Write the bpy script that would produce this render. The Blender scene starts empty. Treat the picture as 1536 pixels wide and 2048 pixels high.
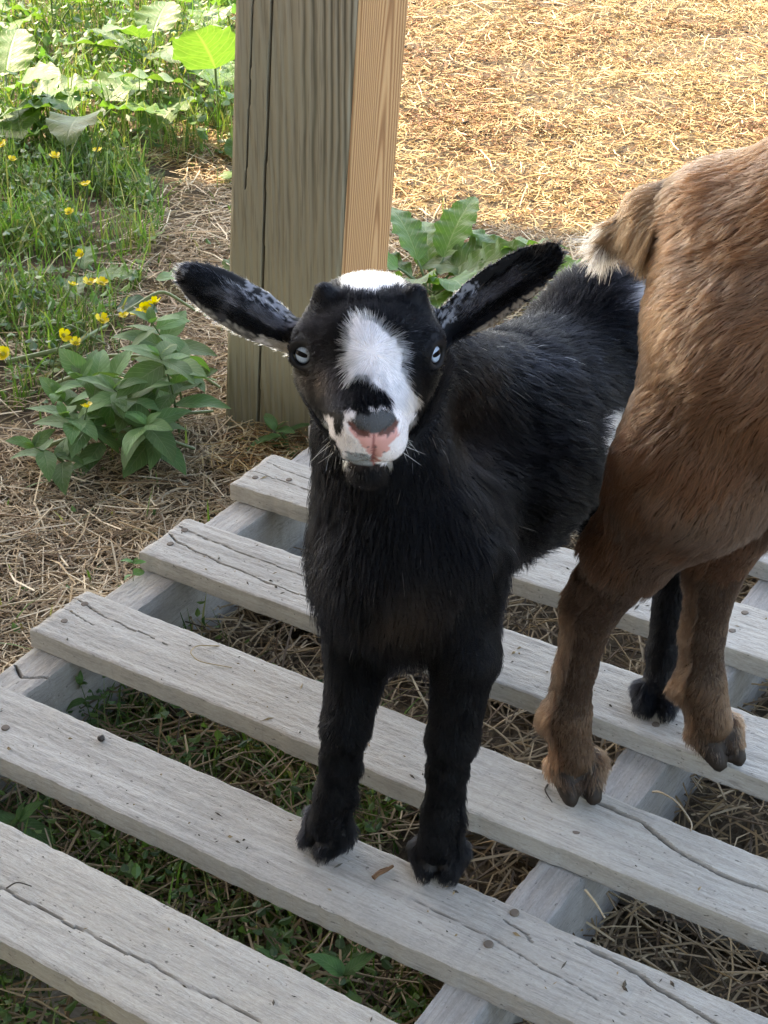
import bpy, math, random
import numpy as np
from mathutils import Vector, Matrix, kdtree

# ------------------------------------------------------------------ camera, sky, sun, exposure
SC = bpy.context.scene
COL = SC.collection
DECK = 0.11                                   # height of the pallet's deck above the soil

def V3(*a): return np.array(a, float)
cam_d = bpy.data.cameras.new('camera'); cam = bpy.data.objects.new('camera', cam_d); COL.objects.link(cam)
cR = V3(.8491, .5283, .0037); cU = V3(-.2779, .4406, .8536); cF = V3(-.4493, .7258, -.5209)
cam.matrix_world = Matrix(((cR[0], cU[0], -cF[0], .8708), (cR[1], cU[1], -cF[1], -1.1435), (cR[2], cU[2], -cF[2], .8323 + DECK), (0, 0, 0, 1)))
cam_d.sensor_fit = 'VERTICAL'; cam_d.sensor_height = 24.0
cam_d.lens = 24.0 * 3351.13 / 2048.0
cam_d.clip_start = .02; cam_d.clip_end = 400
SC.camera = cam

SUN_EL = math.radians(50); SUN_H = V3(-.955, .297, 0); SUN_H /= np.linalg.norm(SUN_H)
SUN_DIR = SUN_H * math.cos(SUN_EL) + V3(0, 0, math.sin(SUN_EL))          # towards the sun
W = bpy.data.worlds.new('World'); SC.world = W; W.use_nodes = True
nt = W.node_tree; nt.nodes.clear()
sky = nt.nodes.new('ShaderNodeTexSky'); sky.sky_type = 'NISHITA'; sky.sun_disc = False
sky.sun_elevation = SUN_EL; sky.sun_rotation = math.atan2(SUN_H[0], SUN_H[1])
sky.air_density = 1.0; sky.dust_density = 1.5; sky.ozone_density = 1.0
bg = nt.nodes.new('ShaderNodeBackground'); bg.inputs['Strength'].default_value = .15
wo = nt.nodes.new('ShaderNodeOutputWorld')
nt.links.new(sky.outputs[0], bg.inputs[0]); nt.links.new(bg.outputs[0], wo.inputs[0])
sun_d = bpy.data.lights.new('sun', 'SUN'); sun_d.energy = 2.0; sun_d.angle = math.radians(.5); sun_d.color = (1, .92, .80)
sun = bpy.data.objects.new('sun', sun_d); COL.objects.link(sun)
sun.rotation_euler = Vector(SUN_DIR).to_track_quat('Z', 'Y').to_euler(); sun.location = (-4, 2, 6)
SC.view_settings.view_transform = 'Standard'; SC.view_settings.look = 'None'
SC.view_settings.gamma = 1; SC.view_settings.use_curve_mapping = False
SC.view_settings.exposure = 3.05
SC.view_settings.use_white_balance = True; SC.view_settings.white_balance_temperature = 8100; SC.view_settings.white_balance_tint = 12
SC.render.engine = 'CYCLES'
SC.cycles.max_bounces = 8; SC.cycles.diffuse_bounces = 4; SC.cycles.transmission_bounces = 6; SC.cycles.transparent_max_bounces = 6
SC.cycles.use_denoising = True
SC.cycles_curves.shape = 'RIBBONS'; SC.cycles_curves.subdivisions = 1

RNG = np.random.default_rng(11)
random.seed(5)

# ------------------------------------------------------------------ small helpers
def norm(v, axis=-1):
    return v / np.maximum(np.linalg.norm(v, axis=axis, keepdims=True), 1e-12)

def hash3(i, j, k, s):
    h = (i * 374761393 + j * 668265263 + k * 2147483647 + s * 144269504) & 0xffffffff
    h = ((h ^ (h >> 13)) * 1274126177) & 0xffffffff
    h = (h ^ (h >> 16)) & 0xffffffff
    return h.astype(np.float64) / 4294967295.0

def vnoise(P, scale=1.0, seed=0):
    """value noise, 0..1"""
    Q = np.asarray(P, float) * scale
    I = np.floor(Q).astype(np.int64); F = Q - I; F = F * F * (3 - 2 * F)
    r = 0
    for dx in (0, 1):
        for dy in (0, 1):
            for dz in (0, 1):
                w = (F[..., 0] if dx else 1 - F[..., 0]) * (F[..., 1] if dy else 1 - F[..., 1]) * (F[..., 2] if dz else 1 - F[..., 2])
                r = r + w * hash3(I[..., 0] + dx, I[..., 1] + dy, I[..., 2] + dz, seed)
    return r

def fnoise(P, scale=1.0, seed=0, oct=3):
    a, t, s = 1.0, 0.0, 0.0
    for o in range(oct):
        t = t + a * vnoise(P, scale * 2 ** o, seed + o * 17); s += a; a *= .5
    return t / s

def in_poly(x, y, poly):
    poly = np.asarray(poly, float); r = np.zeros(x.shape, bool); n = len(poly)
    for i in range(n):
        x1, y1 = poly[i]; x2, y2 = poly[(i + 1) % n]
        c = ((y1 > y) != (y2 > y)) & (x < (x2 - x1) * (y - y1) / (y2 - y1 + 1e-12) + x1)
        r ^= c
    return r

def seg_dist(x, y, pts):
    """distance to a polyline and the fraction along it"""
    best = np.full(x.shape, 1e9); fr = np.zeros(x.shape); n = len(pts) - 1
    for i in range(n):
        ax, ay = pts[i]; bx, by = pts[i + 1]
        dx, dy = bx - ax, by - ay
        t = np.clip(((x - ax) * dx + (y - ay) * dy) / (dx * dx + dy * dy + 1e-12), 0, 1)
        d = np.hypot(x - ax - t * dx, y - ay - t * dy)
        m = d < best
        best = np.where(m, d, best); fr = np.where(m, (i + t) / n, fr)
    return best, fr

def mesh_np(name, verts, faces_flat, face_sizes, smooth=True, cols=None, mats=(), mat_idx=None, crisp=False):
    """fast mesh from numpy arrays"""
    me = bpy.data.meshes.new(name)
    verts = np.asarray(verts, np.float32); faces_flat = np.asarray(faces_flat, np.int32); face_sizes = np.asarray(face_sizes, np.int32)
    me.vertices.add(len(verts)); me.vertices.foreach_set('co', verts.ravel())
    me.loops.add(len(faces_flat)); me.loops.foreach_set('vertex_index', faces_flat)
    me.polygons.add(len(face_sizes))
    starts = np.concatenate(([0], np.cumsum(face_sizes)[:-1])).astype(np.int32)
    me.polygons.foreach_set('loop_start', starts); me.polygons.foreach_set('loop_total', face_sizes)
    me.polygons.foreach_set('use_smooth', np.full(len(face_sizes), smooth))
    for m in mats: me.materials.append(m)
    if mat_idx is not None: me.polygons.foreach_set('material_index', np.asarray(mat_idx, np.int32))
    if cols is not None:
        a = me.attributes.new('Col', 'FLOAT_COLOR', 'POINT')
        c = np.ones((len(verts), 4), np.float32); c[:, :3] = cols
        a.data.foreach_set('color', c.ravel())
    me.update(calc_edges=True); me.validate()
    if crisp: me.set_sharp_from_angle(angle=math.radians(38))
    return me

def link(name, data, parent=None, loc=None):
    o = bpy.data.objects.new(name, data); COL.objects.link(o)
    if parent is not None: o.parent = parent
    if loc is not None: o.location = loc
    return o

def tag(o, label=None, cat=None, group=None, kind=None):
    if label: o['label'] = label
    if cat: o['category'] = cat
    if group: o['group'] = group
    if kind: o['kind'] = kind
    return o

def empty(name, loc, label, cat, group=None, rz=0):
    o = bpy.data.objects.new(name, None); COL.objects.link(o); o.location = loc; o.rotation_euler = (0, 0, rz)
    o.empty_display_size = .02
    return tag(o, label, cat, group)

# ------------------------------------------------------------------ materials
class NB:
    """tiny node builder"""
    def __init__(s, name):
        s.m = bpy.data.materials.new(name); s.m.use_nodes = True; s.t = s.m.node_tree; s.t.nodes.clear()
        s.out = s.n('ShaderNodeOutputMaterial')
    def n(s, typ, **kw):
        nd = s.t.nodes.new(typ)
        for k, v in kw.items(): setattr(nd, k, v)
        return nd
    def l(s, a, b): s.t.links.new(a, b)
    def set(s, sock, v):
        if hasattr(v, 'is_output'): s.l(v, sock)
        else: sock.default_value = v
    def attr(s, name='Col'): return s.n('ShaderNodeAttribute', attribute_name=name).outputs['Color']
    def noise(s, vec, scale, detail=4, rough=.55, dist=0):
        nd = s.n('ShaderNodeTexNoise'); s.set(nd.inputs['Scale'], scale); nd.inputs['Detail'].default_value = detail
        nd.inputs['Roughness'].default_value = rough; nd.inputs['Distortion'].default_value = dist
        if vec is not None: s.l(vec, nd.inputs['Vector'])
        return nd.outputs['Fac']
    def ramp(s, fac, stops):
        nd = s.n('ShaderNodeValToRGB'); s.set(nd.inputs[0], fac); e = nd.color_ramp.elements
        while len(e) < len(stops): e.new(.5)
        for i, (p, c) in enumerate(stops):
            e[i].position = p; e[i].color = (*c, 1) if len(c) == 3 else c
        return nd.outputs['Color']
    def mix(s, f, a, b, mode='MIX'):
        nd = s.n('ShaderNodeMix', data_type='RGBA', blend_type=mode); s.set(nd.inputs[0], f)
        s.set(nd.inputs[6], a if hasattr(a, 'is_output') else (*a, 1)); s.set(nd.inputs[7], b if hasattr(b, 'is_output') else (*b, 1))
        return nd.outputs[2]
    def math(s, op, a, b=0.0, clamp=False):
        nd = s.n('ShaderNodeMath', operation=op, use_clamp=clamp); s.set(nd.inputs[0], a); s.set(nd.inputs[1], b); return nd.outputs[0]
    def mapping(s, vec, scale=(1, 1, 1), loc=(0, 0, 0), rot=(0, 0, 0)):
        nd = s.n('ShaderNodeMapping'); s.l(vec, nd.inputs[0]); s.set(nd.inputs['Location'], loc); nd.inputs['Rotation'].default_value = rot; nd.inputs['Scale'].default_value = scale
        return nd.outputs[0]
    def bump(s, h, strength=.5, dist=.001):
        nd = s.n('ShaderNodeBump'); nd.inputs['Strength'].default_value = strength; nd.inputs['Distance'].default_value = dist; s.l(h, nd.inputs['Height']); return nd.outputs[0]
    def principled(s, col, rough=.8, normal=None, spec=.3, **kw):
        nd = s.n('ShaderNodeBsdfPrincipled')
        s.set(nd.inputs['Base Color'], col if hasattr(col, 'is_output') else (*col, 1)); s.set(nd.inputs['Roughness'], rough)
        nd.inputs['Specular IOR Level'].default_value = spec
        for k, v in kw.items(): s.set(nd.inputs[k], v)
        if normal is not None: s.l(normal, nd.inputs['Normal'])
        return nd.outputs[0]
    def done(s, sh): s.l(sh, s.out.inputs['Surface']); return s.m

def objvec(b):
    """object coordinates shifted by a per-object random amount"""
    tc = b.n('ShaderNodeTexCoord'); oi = b.n('ShaderNodeObjectInfo')
    r = b.math('MULTIPLY', oi.outputs['Random'], 37.0)
    cb = b.n('ShaderNodeCombineXYZ'); b.l(r, cb.inputs[0]); b.l(r, cb.inputs[1]); b.l(r, cb.inputs[2])
    ad = b.n('ShaderNodeVectorMath', operation='ADD'); b.l(tc.outputs['Object'], ad.inputs[0]); b.l(cb.outputs[0], ad.inputs[1])
    return ad.outputs[0], oi.outputs['Random']

def mat_pallet():
    b = NB('weathered_pallet_wood'); v, rnd = objvec(b)
    grain = b.noise(b.mapping(v, (3, 120, 60)), 1, 5, .6, .6)
    fib = b.noise(b.mapping(v, (30, 470, 300)), 1, 4, .65, .5); fuzz = b.noise(b.mapping(v, (240, 700, 700)), 1, 4, .75)
    saw = b.noise(b.mapping(v, (260, 12, 12)), 1, 2, .5)
    blot = b.noise(v, 11, 5, .6); big = b.noise(v, 4.5, 3, .55)
    speck = b.noise(b.mapping(v, (190, 330, 330)), 1, 2, .5)
    base = b.ramp(grain, [(.30, (.262, .238, .196)), (.5, (.352, .326, .278)), (.72, (.435, .408, .355))])
    base = b.mix(b.math('MULTIPLY', b.ramp(blot, [(.42, (0, 0, 0)), (.66, (1, 1, 1))]), .45), base, (.36, .305, .225))
    base = b.mix(b.ramp(big, [(.50, (0,) * 3), (.72, (.5,) * 3)]), base, (.25, .235, .21))
    base = b.mix(b.ramp(fib, [(.35, (.65,) * 3), (.50, (0,) * 3)]), base, (.205, .182, .152))
    base = b.mix(.26, base, b.ramp(fuzz, [(.28, (.17, .157, .135)), (.5, (.36, .335, .29)), (.72, (.56, .535, .48))]))
    base = b.mix(b.ramp(saw, [(.62, (0,) * 3), (.72, (.22,) * 3)]), base, (.22, .205, .185))
    base = b.mix(b.ramp(speck, [(.25, (.8,) * 3), (.32, (0,) * 3)]), base, (.09, .078, .066))
    light = b.noise(v, 16, 4, .6)
    base = b.mix(b.ramp(light, [(.58, (0,) * 3), (.80, (.4,) * 3)]), base, (.50, .475, .42))
    base = b.mix(b.math('MULTIPLY', b.attr('Col'), 1.0), (.06, .05, .042), base)
    tone = b.n('ShaderNodeHueSaturation'); b.l(base, tone.inputs['Color']); b.l(b.math('ADD', .90, b.math('MULTIPLY', rnd, .22)), tone.inputs['Value']); b.l(b.math('ADD', .50, b.math('MULTIPLY', rnd, .38)), tone.inputs['Saturation']); base = tone.outputs[0]
    h = b.math('ADD', b.math('MULTIPLY', fuzz, .5), b.math('ADD', b.math('MULTIPLY', fib, .5), b.math('MULTIPLY', speck, .35)))
    return b.done(b.principled(base, .92, b.bump(h, .9, .0015), .2))

def mat_post(side):
    b = NB('weathered_post_side' if side else 'weathered_post_face'); tc = b.n('ShaderNodeTexCoord'); v = tc.outputs['Object']
    # growth rings cut lengthwise: rings around a pith axis well outside the face, bent by noise
    warp = b.noise(b.mapping(v, (10, 10, 1.6)), 1, 3, .55); wig = b.noise(b.mapping(v, (60, 60, 14)), 1, 2, .5)
    sx = b.n('ShaderNodeSeparateXYZ'); b.l(v, sx.inputs[0])
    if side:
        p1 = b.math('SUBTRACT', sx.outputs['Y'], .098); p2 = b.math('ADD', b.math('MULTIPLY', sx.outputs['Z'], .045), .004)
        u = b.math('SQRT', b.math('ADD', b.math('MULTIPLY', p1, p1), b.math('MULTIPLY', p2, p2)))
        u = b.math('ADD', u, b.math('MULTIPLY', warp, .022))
    else:
        u = b.math('ADD', sx.outputs['X'], b.math('MULTIPLY', warp, .060)); u = b.math('ADD', u, b.math('MULTIPLY', sx.outputs['Z'], .035))
    u = b.math('ADD', u, b.math('MULTIPLY', wig, .0035 if not side else .0012))
    ring = b.math('SINE', b.math('MULTIPLY', u, 1150 if side else 600))
    fine = b.noise(b.mapping(v, (380, 380, 9)), 1, 3, .6)
    blot = b.noise(b.mapping(v, (9, 9, 3)), 1, 4, .6)
    rr = b.math('MULTIPLY_ADD', ring, .5); b.t.nodes[-1].inputs[2].default_value = .5
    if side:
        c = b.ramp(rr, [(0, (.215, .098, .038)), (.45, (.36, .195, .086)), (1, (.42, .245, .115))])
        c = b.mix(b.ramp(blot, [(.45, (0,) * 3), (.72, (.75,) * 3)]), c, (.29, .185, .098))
    else:
        amt = b.ramp(b.noise(b.mapping(v, (14, 14, 1.6)), 1, 3, .5), [(.36, (.30,) * 3), (.56, (1,) * 3)])
        hi = b.math('MULTIPLY', b.math('SUBTRACT', sx.outputs['Z'], .16), 5.0, True); rt = b.math('ADD', b.math('MULTIPLY', b.math('SUBTRACT', sx.outputs['X'], .045), 22, True), .22, True)
        amt = b.math('MULTIPLY', amt, b.math('MULTIPLY', hi, rt))
        rr2 = b.mix(amt, (.70,) * 3, rr)
        c = b.ramp(rr2, [(0, (.085, .066, .046)), (.40, (.26, .212, .148)), (1, (.345, .288, .205))])
        c = b.mix(b.ramp(blot, [(.40, (0,) * 3), (.7, (.55,) * 3)]), c, (.27, .245, .165))
        low = b.math('MULTIPLY', b.math('SUBTRACT', .62, sx.outputs['Z'], True), 1.1, True)
        c = b.mix(low, c, (.255, .24, .145))
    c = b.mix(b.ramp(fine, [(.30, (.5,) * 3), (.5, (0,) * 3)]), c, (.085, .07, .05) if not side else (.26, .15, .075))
    c = b.mix(b.attr('Col'), (.02, .017, .013), c)
    h = b.math('ADD', b.math('MULTIPLY', rr, .8), b.math('MULTIPLY', fine, .7))
    return b.done(b.principled(c, .82, b.bump(h, .7, .0013), .25))

def mat_soil():
    b = NB('soil'); tc = b.n('ShaderNodeTexCoord'); v = tc.outputs['Object']
    n1 = b.noise(v, 9, 6, .65); n2 = b.noise(v, 85, 5, .7); n3 = b.noise(b.mapping(v, (140, 50, 60), rot=(0, 0, .6)), 1, 4, .7)
    c = b.ramp(n2, [(.3, (.06, .045, .032)), (.55, (.13, .10, .07)), (.8, (.20, .155, .11))])
    c = b.mix(b.ramp(n3, [(.5, (0,) * 3), (.68, (.75,) * 3)]), c, (.27, .205, .12))
    c = b.mix(b.ramp(n1, [(.45, (0,) * 3), (.7, (.5,) * 3)]), c, (.12, .10, .06))
    return b.done(b.principled(c, .95, b.bump(b.math('ADD', n2, n3), 1, .006), .1))

def mat_col(name, rough=.8, spec=.25, trans=0.0, var=.0, coat=0.0):
    """colour from the mesh's own colour attribute, with optional light passing through"""
    b = NB(name); c = b.attr('Col')
    if var:
        oi = b.n('ShaderNodeObjectInfo'); hs = b.n('ShaderNodeHueSaturation'); b.l(c, hs.inputs['Color'])
        b.l(b.math('ADD', .5 - var * .06, b.math('MULTIPLY', oi.outputs['Random'], var * .12)), hs.inputs['Hue'])
        b.l(b.math('ADD', 1 - var * .5, b.math('MULTIPLY', oi.outputs['Random'], var)), hs.inputs['Value']); c = hs.outputs[0]
    p = b.principled(c, rough, None, spec)
    if trans:
        tr = b.n('ShaderNodeBsdfTranslucent')
        g = b.mix(1.0, c, (.95, 1.25, .35), 'MULTIPLY'); b.l(g, tr.inputs[0])
        ms = b.n('ShaderNodeMixShader'); ms.inputs[0].default_value = trans; b.l(p, ms.inputs[1]); b.l(tr.outputs[0], ms.inputs[2]); p = ms.outputs[0]
    return b.done(p)

def mat_leaf(name, base, vein, rough=.45, spec=.4, trans=.35, side_veins=9, bumpy=1.0):
    """leaf: 'leaf' attribute holds (along 0..1, across -1..1)"""
    b = NB(name); at = b.n('ShaderNodeAttribute', attribute_name='leaf'); sx = b.n('ShaderNodeSeparateXYZ'); b.l(at.outputs['Vector'], sx.inputs[0])
    u, v = sx.outputs[0], sx.outputs[1]; av = b.math('ABSOLUTE', v)
    tc = b.n('ShaderNodeTexCoord'); oi = b.n('ShaderNodeObjectInfo')
    mid = b.ramp(av, [(.0, (1,) * 3), (.07, (0,) * 3)])
    ph = b.math('SUBTRACT', b.math('MULTIPLY', u, side_veins), b.math('MULTIPLY', av, side_veins * .28))
    fr = b.math('ABSOLUTE', b.math('SUBTRACT', b.math('FRACT', ph), .5))
    sv = b.ramp(fr, [(.0, (.8,) * 3), (.10, (0,) * 3)])
    vv = b.math('MAXIMUM', mid, sv)
    n = b.noise(tc.outputs['Object'], 70, 4, .6)
    c = b.mix(b.ramp(n, [(.35, (0,) * 3), (.7, (.6,) * 3)]), base, tuple(x * 1.45 for x in base))
    c = b.mix(b.math('MULTIPLY', vv, .7), c, vein)
    hs = b.n('ShaderNodeHueSaturation'); b.l(c, hs.inputs['Color'])
    b.l(b.math('ADD', .488, b.math('MULTIPLY', oi.outputs['Random'], .024)), hs.inputs['Hue'])
    b.l(b.math('ADD', .75, b.math('MULTIPLY', oi.outputs['Random'], .5)), hs.inputs['Value'])
    c = hs.outputs[0]
    cell = b.noise(tc.outputs['Object'], 130, 3, .6)
    hgt = b.math('ADD', b.math('MULTIPLY', vv, -1.0), b.math('MULTIPLY', cell, .8 * bumpy))
    p = b.principled(c, rough, b.bump(hgt, .5, .0012), spec)
    tr = b.n('ShaderNodeBsdfTranslucent'); b.l(b.mix(1.0, c, (1.15, 1.25, .45), 'MULTIPLY'), tr.inputs[0])
    ms = b.n('ShaderNodeMixShader'); ms.inputs[0].default_value = trans; b.l(p, ms.inputs[1]); b.l(tr.outputs[0], ms.inputs[2])
    return b.done(ms.outputs[0])

def mat_fur(name, rough=.35, radial=.45, coat=0.0, ior=1.5):
    b = NB(name); h = b.n('ShaderNodeBsdfHairPrincipled'); h.model = 'CHIANG'; h.parametrization = 'COLOR'
    b.l(b.attr('fcol'), h.inputs['Color']); h.inputs['Roughness'].default_value = rough; h.inputs['Radial Roughness'].default_value = radial
    h.inputs['IOR'].default_value = ior; h.inputs['Coat'].default_value = coat; h.inputs['Random Roughness'].default_value = .2
    return b.done(h.outputs[0])

def mat_plain(name, c, rough=.6, spec=.4, metal=0, bump=None, **kw):
    b = NB(name); n = None
    if bump:
        tc = b.n('ShaderNodeTexCoord'); n = b.bump(b.noise(tc.outputs['Object'], bump[0], 4), bump[1], bump[2])
    return b.done(b.principled(c, rough, n, spec, Metallic=metal, **kw))

M = dict(
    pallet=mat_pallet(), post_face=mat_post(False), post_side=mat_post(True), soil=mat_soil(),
    straw=mat_col('straw', .7, .3), grass=mat_col('grass_blade', .5, .35, .42), skin=mat_col('goat_skin', .6, .14),
    weed=mat_col('small_leaf', .45, .4, .38), stem=mat_col('plant_stem', .5, .35), petal=mat_col('petal', .35, .5, .25),
    fur_black=mat_fur('black_fur', .34, .5, 0, 1.17), fur_brown=mat_fur('brown_fur', .38, .5, 0, 1.34),
    nail=mat_plain('nail_rust', (.13, .105, .085), .8, .3, .2, (900, .5, .0004)),
    lance=mat_leaf('lance_leaf', (.090, .175, .062), (.20, .29, .14), .60, .25, .34, 8, .4),
    dock=mat_leaf('dock_leaf', (.088, .168, .042), (.21, .29, .115), .46, .42, .42, 11, 1.6),
    blue=mat_leaf('blue_leaf', (.105, .165, .13), (.17, .23, .18), .5, .4, .2, 10, .5),
    roof=mat_plain('roof_boards', (.30, .24, .17), .8, .2, 0, (40, .5, .004)),
    dung=mat_plain('dropping', (.018, .014, .011), .5, .4, 0, (400, .6, .001)),
    bark=mat_plain('bark_chip', (.14, .075, .04), .85, .2, 0, (500, .8, .001)),
    twig=mat_plain('twig', (.05, .04, .033), .8, .2),
    eye=mat_col('eyeball', .10, .35), pupil=mat_plain('pupil', (.003, .003, .004), .25, .08),
    whisker=mat_col('whisker', .5, .3),
)

# ------------------------------------------------------------------ ground
def gz(x, y):
    P = np.stack([x, y, np.zeros_like(x)], -1)
    return (fnoise(P, 2.2, 3, 2) - .5) * .035 + (vnoise(P, 14, 8) - .5) * .010

def build_ground():
    a = np.linspace(-2.6, 2.6, 210); out = []
    s, st = 2.6, .03
    while s < 140: st *= 1.35; s += st; out.append(s)
    out = np.array(out); ax = np.concatenate([-out[::-1], a, out])
    X, Y = np.meshgrid(ax, ax + .4, indexing='ij'); Z = gz(X, Y) * np.clip(1.4 - np.hypot(X, Y) / 30, 0, 1)
    n = len(ax); idx = np.arange(n * n).reshape(n, n)
    q = np.stack([idx[:-1, :-1], idx[1:, :-1], idx[1:, 1:], idx[:-1, 1:]], -1).reshape(-1, 4)
    me = mesh_np('ground', np.stack([X, Y, Z], -1).reshape(-1, 3), q.ravel(), np.full(len(q), 4), mats=[M['soil']])
    return tag(link('ground', me), 'bare brown soil under the straw', kind='structure')
build_ground()

# ------------------------------------------------------------------ open shed roof that shades the pallet, and its post
def box_verts(x0, x1, y0, y1, z0, z1):
    return [(x0, y0, z0), (x1, y0, z0), (x1, y1, z0), (x0, y1, z0), (x0, y0, z1), (x1, y0, z1), (x1, y1, z1), (x0, y1, z1)]
BOXF = [(0, 3, 2, 1), (4, 5, 6, 7), (0, 1, 5, 4), (1, 2, 6, 5), (2, 3, 7, 6), (3, 0, 4, 7)]
def box(name, dims, mat, parent=None, rot=0.0, loc=(0, 0, 0)):
    me = bpy.data.meshes.new(name); me.from_pydata(box_verts(*dims), [], BOXF); me.materials.append(mat)
    o = link(name, me, parent, loc); o.rotation_euler = (0, 0, rot); return o

RH = 2.75                                        # height of the roof's underside
off = SUN_H * RH / math.tan(SUN_EL)
EA = math.atan2(.18, .94)                        # the shade's edge on the ground runs a little off the x axis
eave = V3(-.16, .965, 0) + off                   # a point of the eave, straight up-sun of the shade's edge
ro = empty('shed', (eave[0], eave[1], RH), 'unseen board roof overhead that shades the pallet, with added light blocking back boards', 'shed', rz=EA)
for i in range(16):
    box('roof_board', (-1.9 + i * .30, -1.9 + i * .30 + .295, -3.5, 0, 0, .03), M['roof'], ro)
for i in range(4):
    box('rafter', (-1.88, 2.88, -3.45 + i * 1.12, -3.45 + i * 1.12 + .05, -.14, -.003), M['roof'], ro)

for i in range(22):                              # unseen upright boards added behind the camera to darken surfaces facing it
    box('light_block_board', (-1.85 + i * .215, -1.85 + i * .215 + .211, -3.52, -3.495, -RH - .05, -.15), M['roof'], ro)

def loft(name, sections, cols, mats, face_mat=None, cap=True, smooth=True):
    """closed loops of points joined along a length: sections (n, m, 3)"""
    S = np.asarray(sections, float); n, m = S.shape[:2]
    idx = np.arange(n * m).reshape(n, m); nx = np.roll(idx, -1, 1)
    q = np.stack([idx[:-1], nx[:-1], nx[1:], idx[1:]], -1).reshape(-1, 4)
    ff, fs = q.ravel(), np.full(len(q), 4)
    mi = None
    if face_mat is not None: mi = np.concatenate([np.tile(face_mat, n - 1), [face_mat[0]] * (2 if cap else 0)])
    if cap:
        ff = np.concatenate([ff, idx[0][::-1], idx[-1]]); fs = np.concatenate([fs, [m, m]])
    return mesh_np(name, S.reshape(-1, 3), ff, fs, smooth=smooth, cols=None if cols is None else np.asarray(cols).reshape(-1, 3), mats=mats, mat_idx=mi, crisp=True)

def build_post():
    root = empty('wooden_post', (-.2027, .2292, 0), 'thick square wooden post behind the kid, cracked grey face and tan side', 'post', rz=math.radians(8.9))
    w = .140
    # cross-section: front (y=0) from x=0..w, side x=w from y=0..w, back, left
    nf, ns = 150, 60
    fx = np.linspace(0, 1, nf, endpoint=False); sx = np.linspace(0, 1, ns, endpoint=False); bx = np.linspace(0, 1, 6, endpoint=False)
    px = np.concatenate([fx * w, np.full(ns, w), w - bx * w, np.zeros(6)])
    py = np.concatenate([np.zeros(nf), sx * w, np.full(6, w), w - bx * w])
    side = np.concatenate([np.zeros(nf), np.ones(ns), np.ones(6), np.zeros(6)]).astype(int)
    zz = np.concatenate([np.linspace(-.25, 1.1, 300), np.linspace(1.12, RH - .145, 12)])
    m = len(px); S = np.zeros((len(zz), m, 3)); C = np.ones((len(zz), m, 3))
    # rounded arrises
    r = .004
    for (cx, cy) in ((0, 0), (w, 0), (w, w), (0, w)):
        dx, dy = np.abs(px - cx), np.abs(py - cy); dd = np.maximum(r * 1.6 - np.hypot(dx, dy), 0) * .55
        px = px + dd * np.sign(w / 2 - cx) * .7; py = py + dd * np.sign(w / 2 - cy) * .7
    cracks = [([(.046, -.25), (.045, .12), (.0435, .3), (.0440, .5), (.050, .66), (.053, .82), (.054, 1.1)], .0013),
              ([(.020, .30), (.0225, .50), (.024, .62), (.026, .75), (.027, .92)], .0007),
              ([(.1385, .52), (.1375, .66), (.137, .8), (.1365, 1.1)], .0016)]
    for i, z in enumerate(zz):
        P = np.stack([px * 30, py * 30, np.full(m, z * 1.6)], -1)
        wob = (fnoise(P, 1, 21, 2) - .5) * .0022
        x, y = px + np.where(side == 1, wob, 0), py + np.where((side == 0) & (np.arange(m) < nf), wob, 0)
        col = np.ones(m)
        if z < 1.15:
            front = np.arange(m) < nf
            for pts, hw in cracks:
                p = np.array(pts); xc = np.interp(z, p[:, 1], p[:, 0]) + (vnoise(np.array([[z * 40, 0, hw * 9e3]]), 1, 5)[0] - .5) * .0014
                if z < p[0, 1] or z > p[-1, 1]: continue
                d = np.abs(px - xc); g = np.clip(1 - d / (hw * 1.25), 0, 1) * front
                y = y + g ** .6 * .012; col = col * (1 - .95 * np.clip(1 - d / (hw * 1.1), 0, 1) * front)
        S[i, :, 0], S[i, :, 1], S[i, :, 2] = x, y, z; C[i] = col[:, None]
    # lean: the post is about 4 degrees out of plumb
    lean = math.tan(math.radians(3.9)); a = math.radians(8.9)
    lx, ly = .8494 * lean, .5277 * lean
    S[..., 0] += S[..., 2] * (lx * math.cos(a) + ly * math.sin(a)); S[..., 1] += S[..., 2] * (-lx * math.sin(a) + ly * math.cos(a))
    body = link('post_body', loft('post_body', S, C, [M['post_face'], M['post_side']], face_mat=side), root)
build_post()

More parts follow.
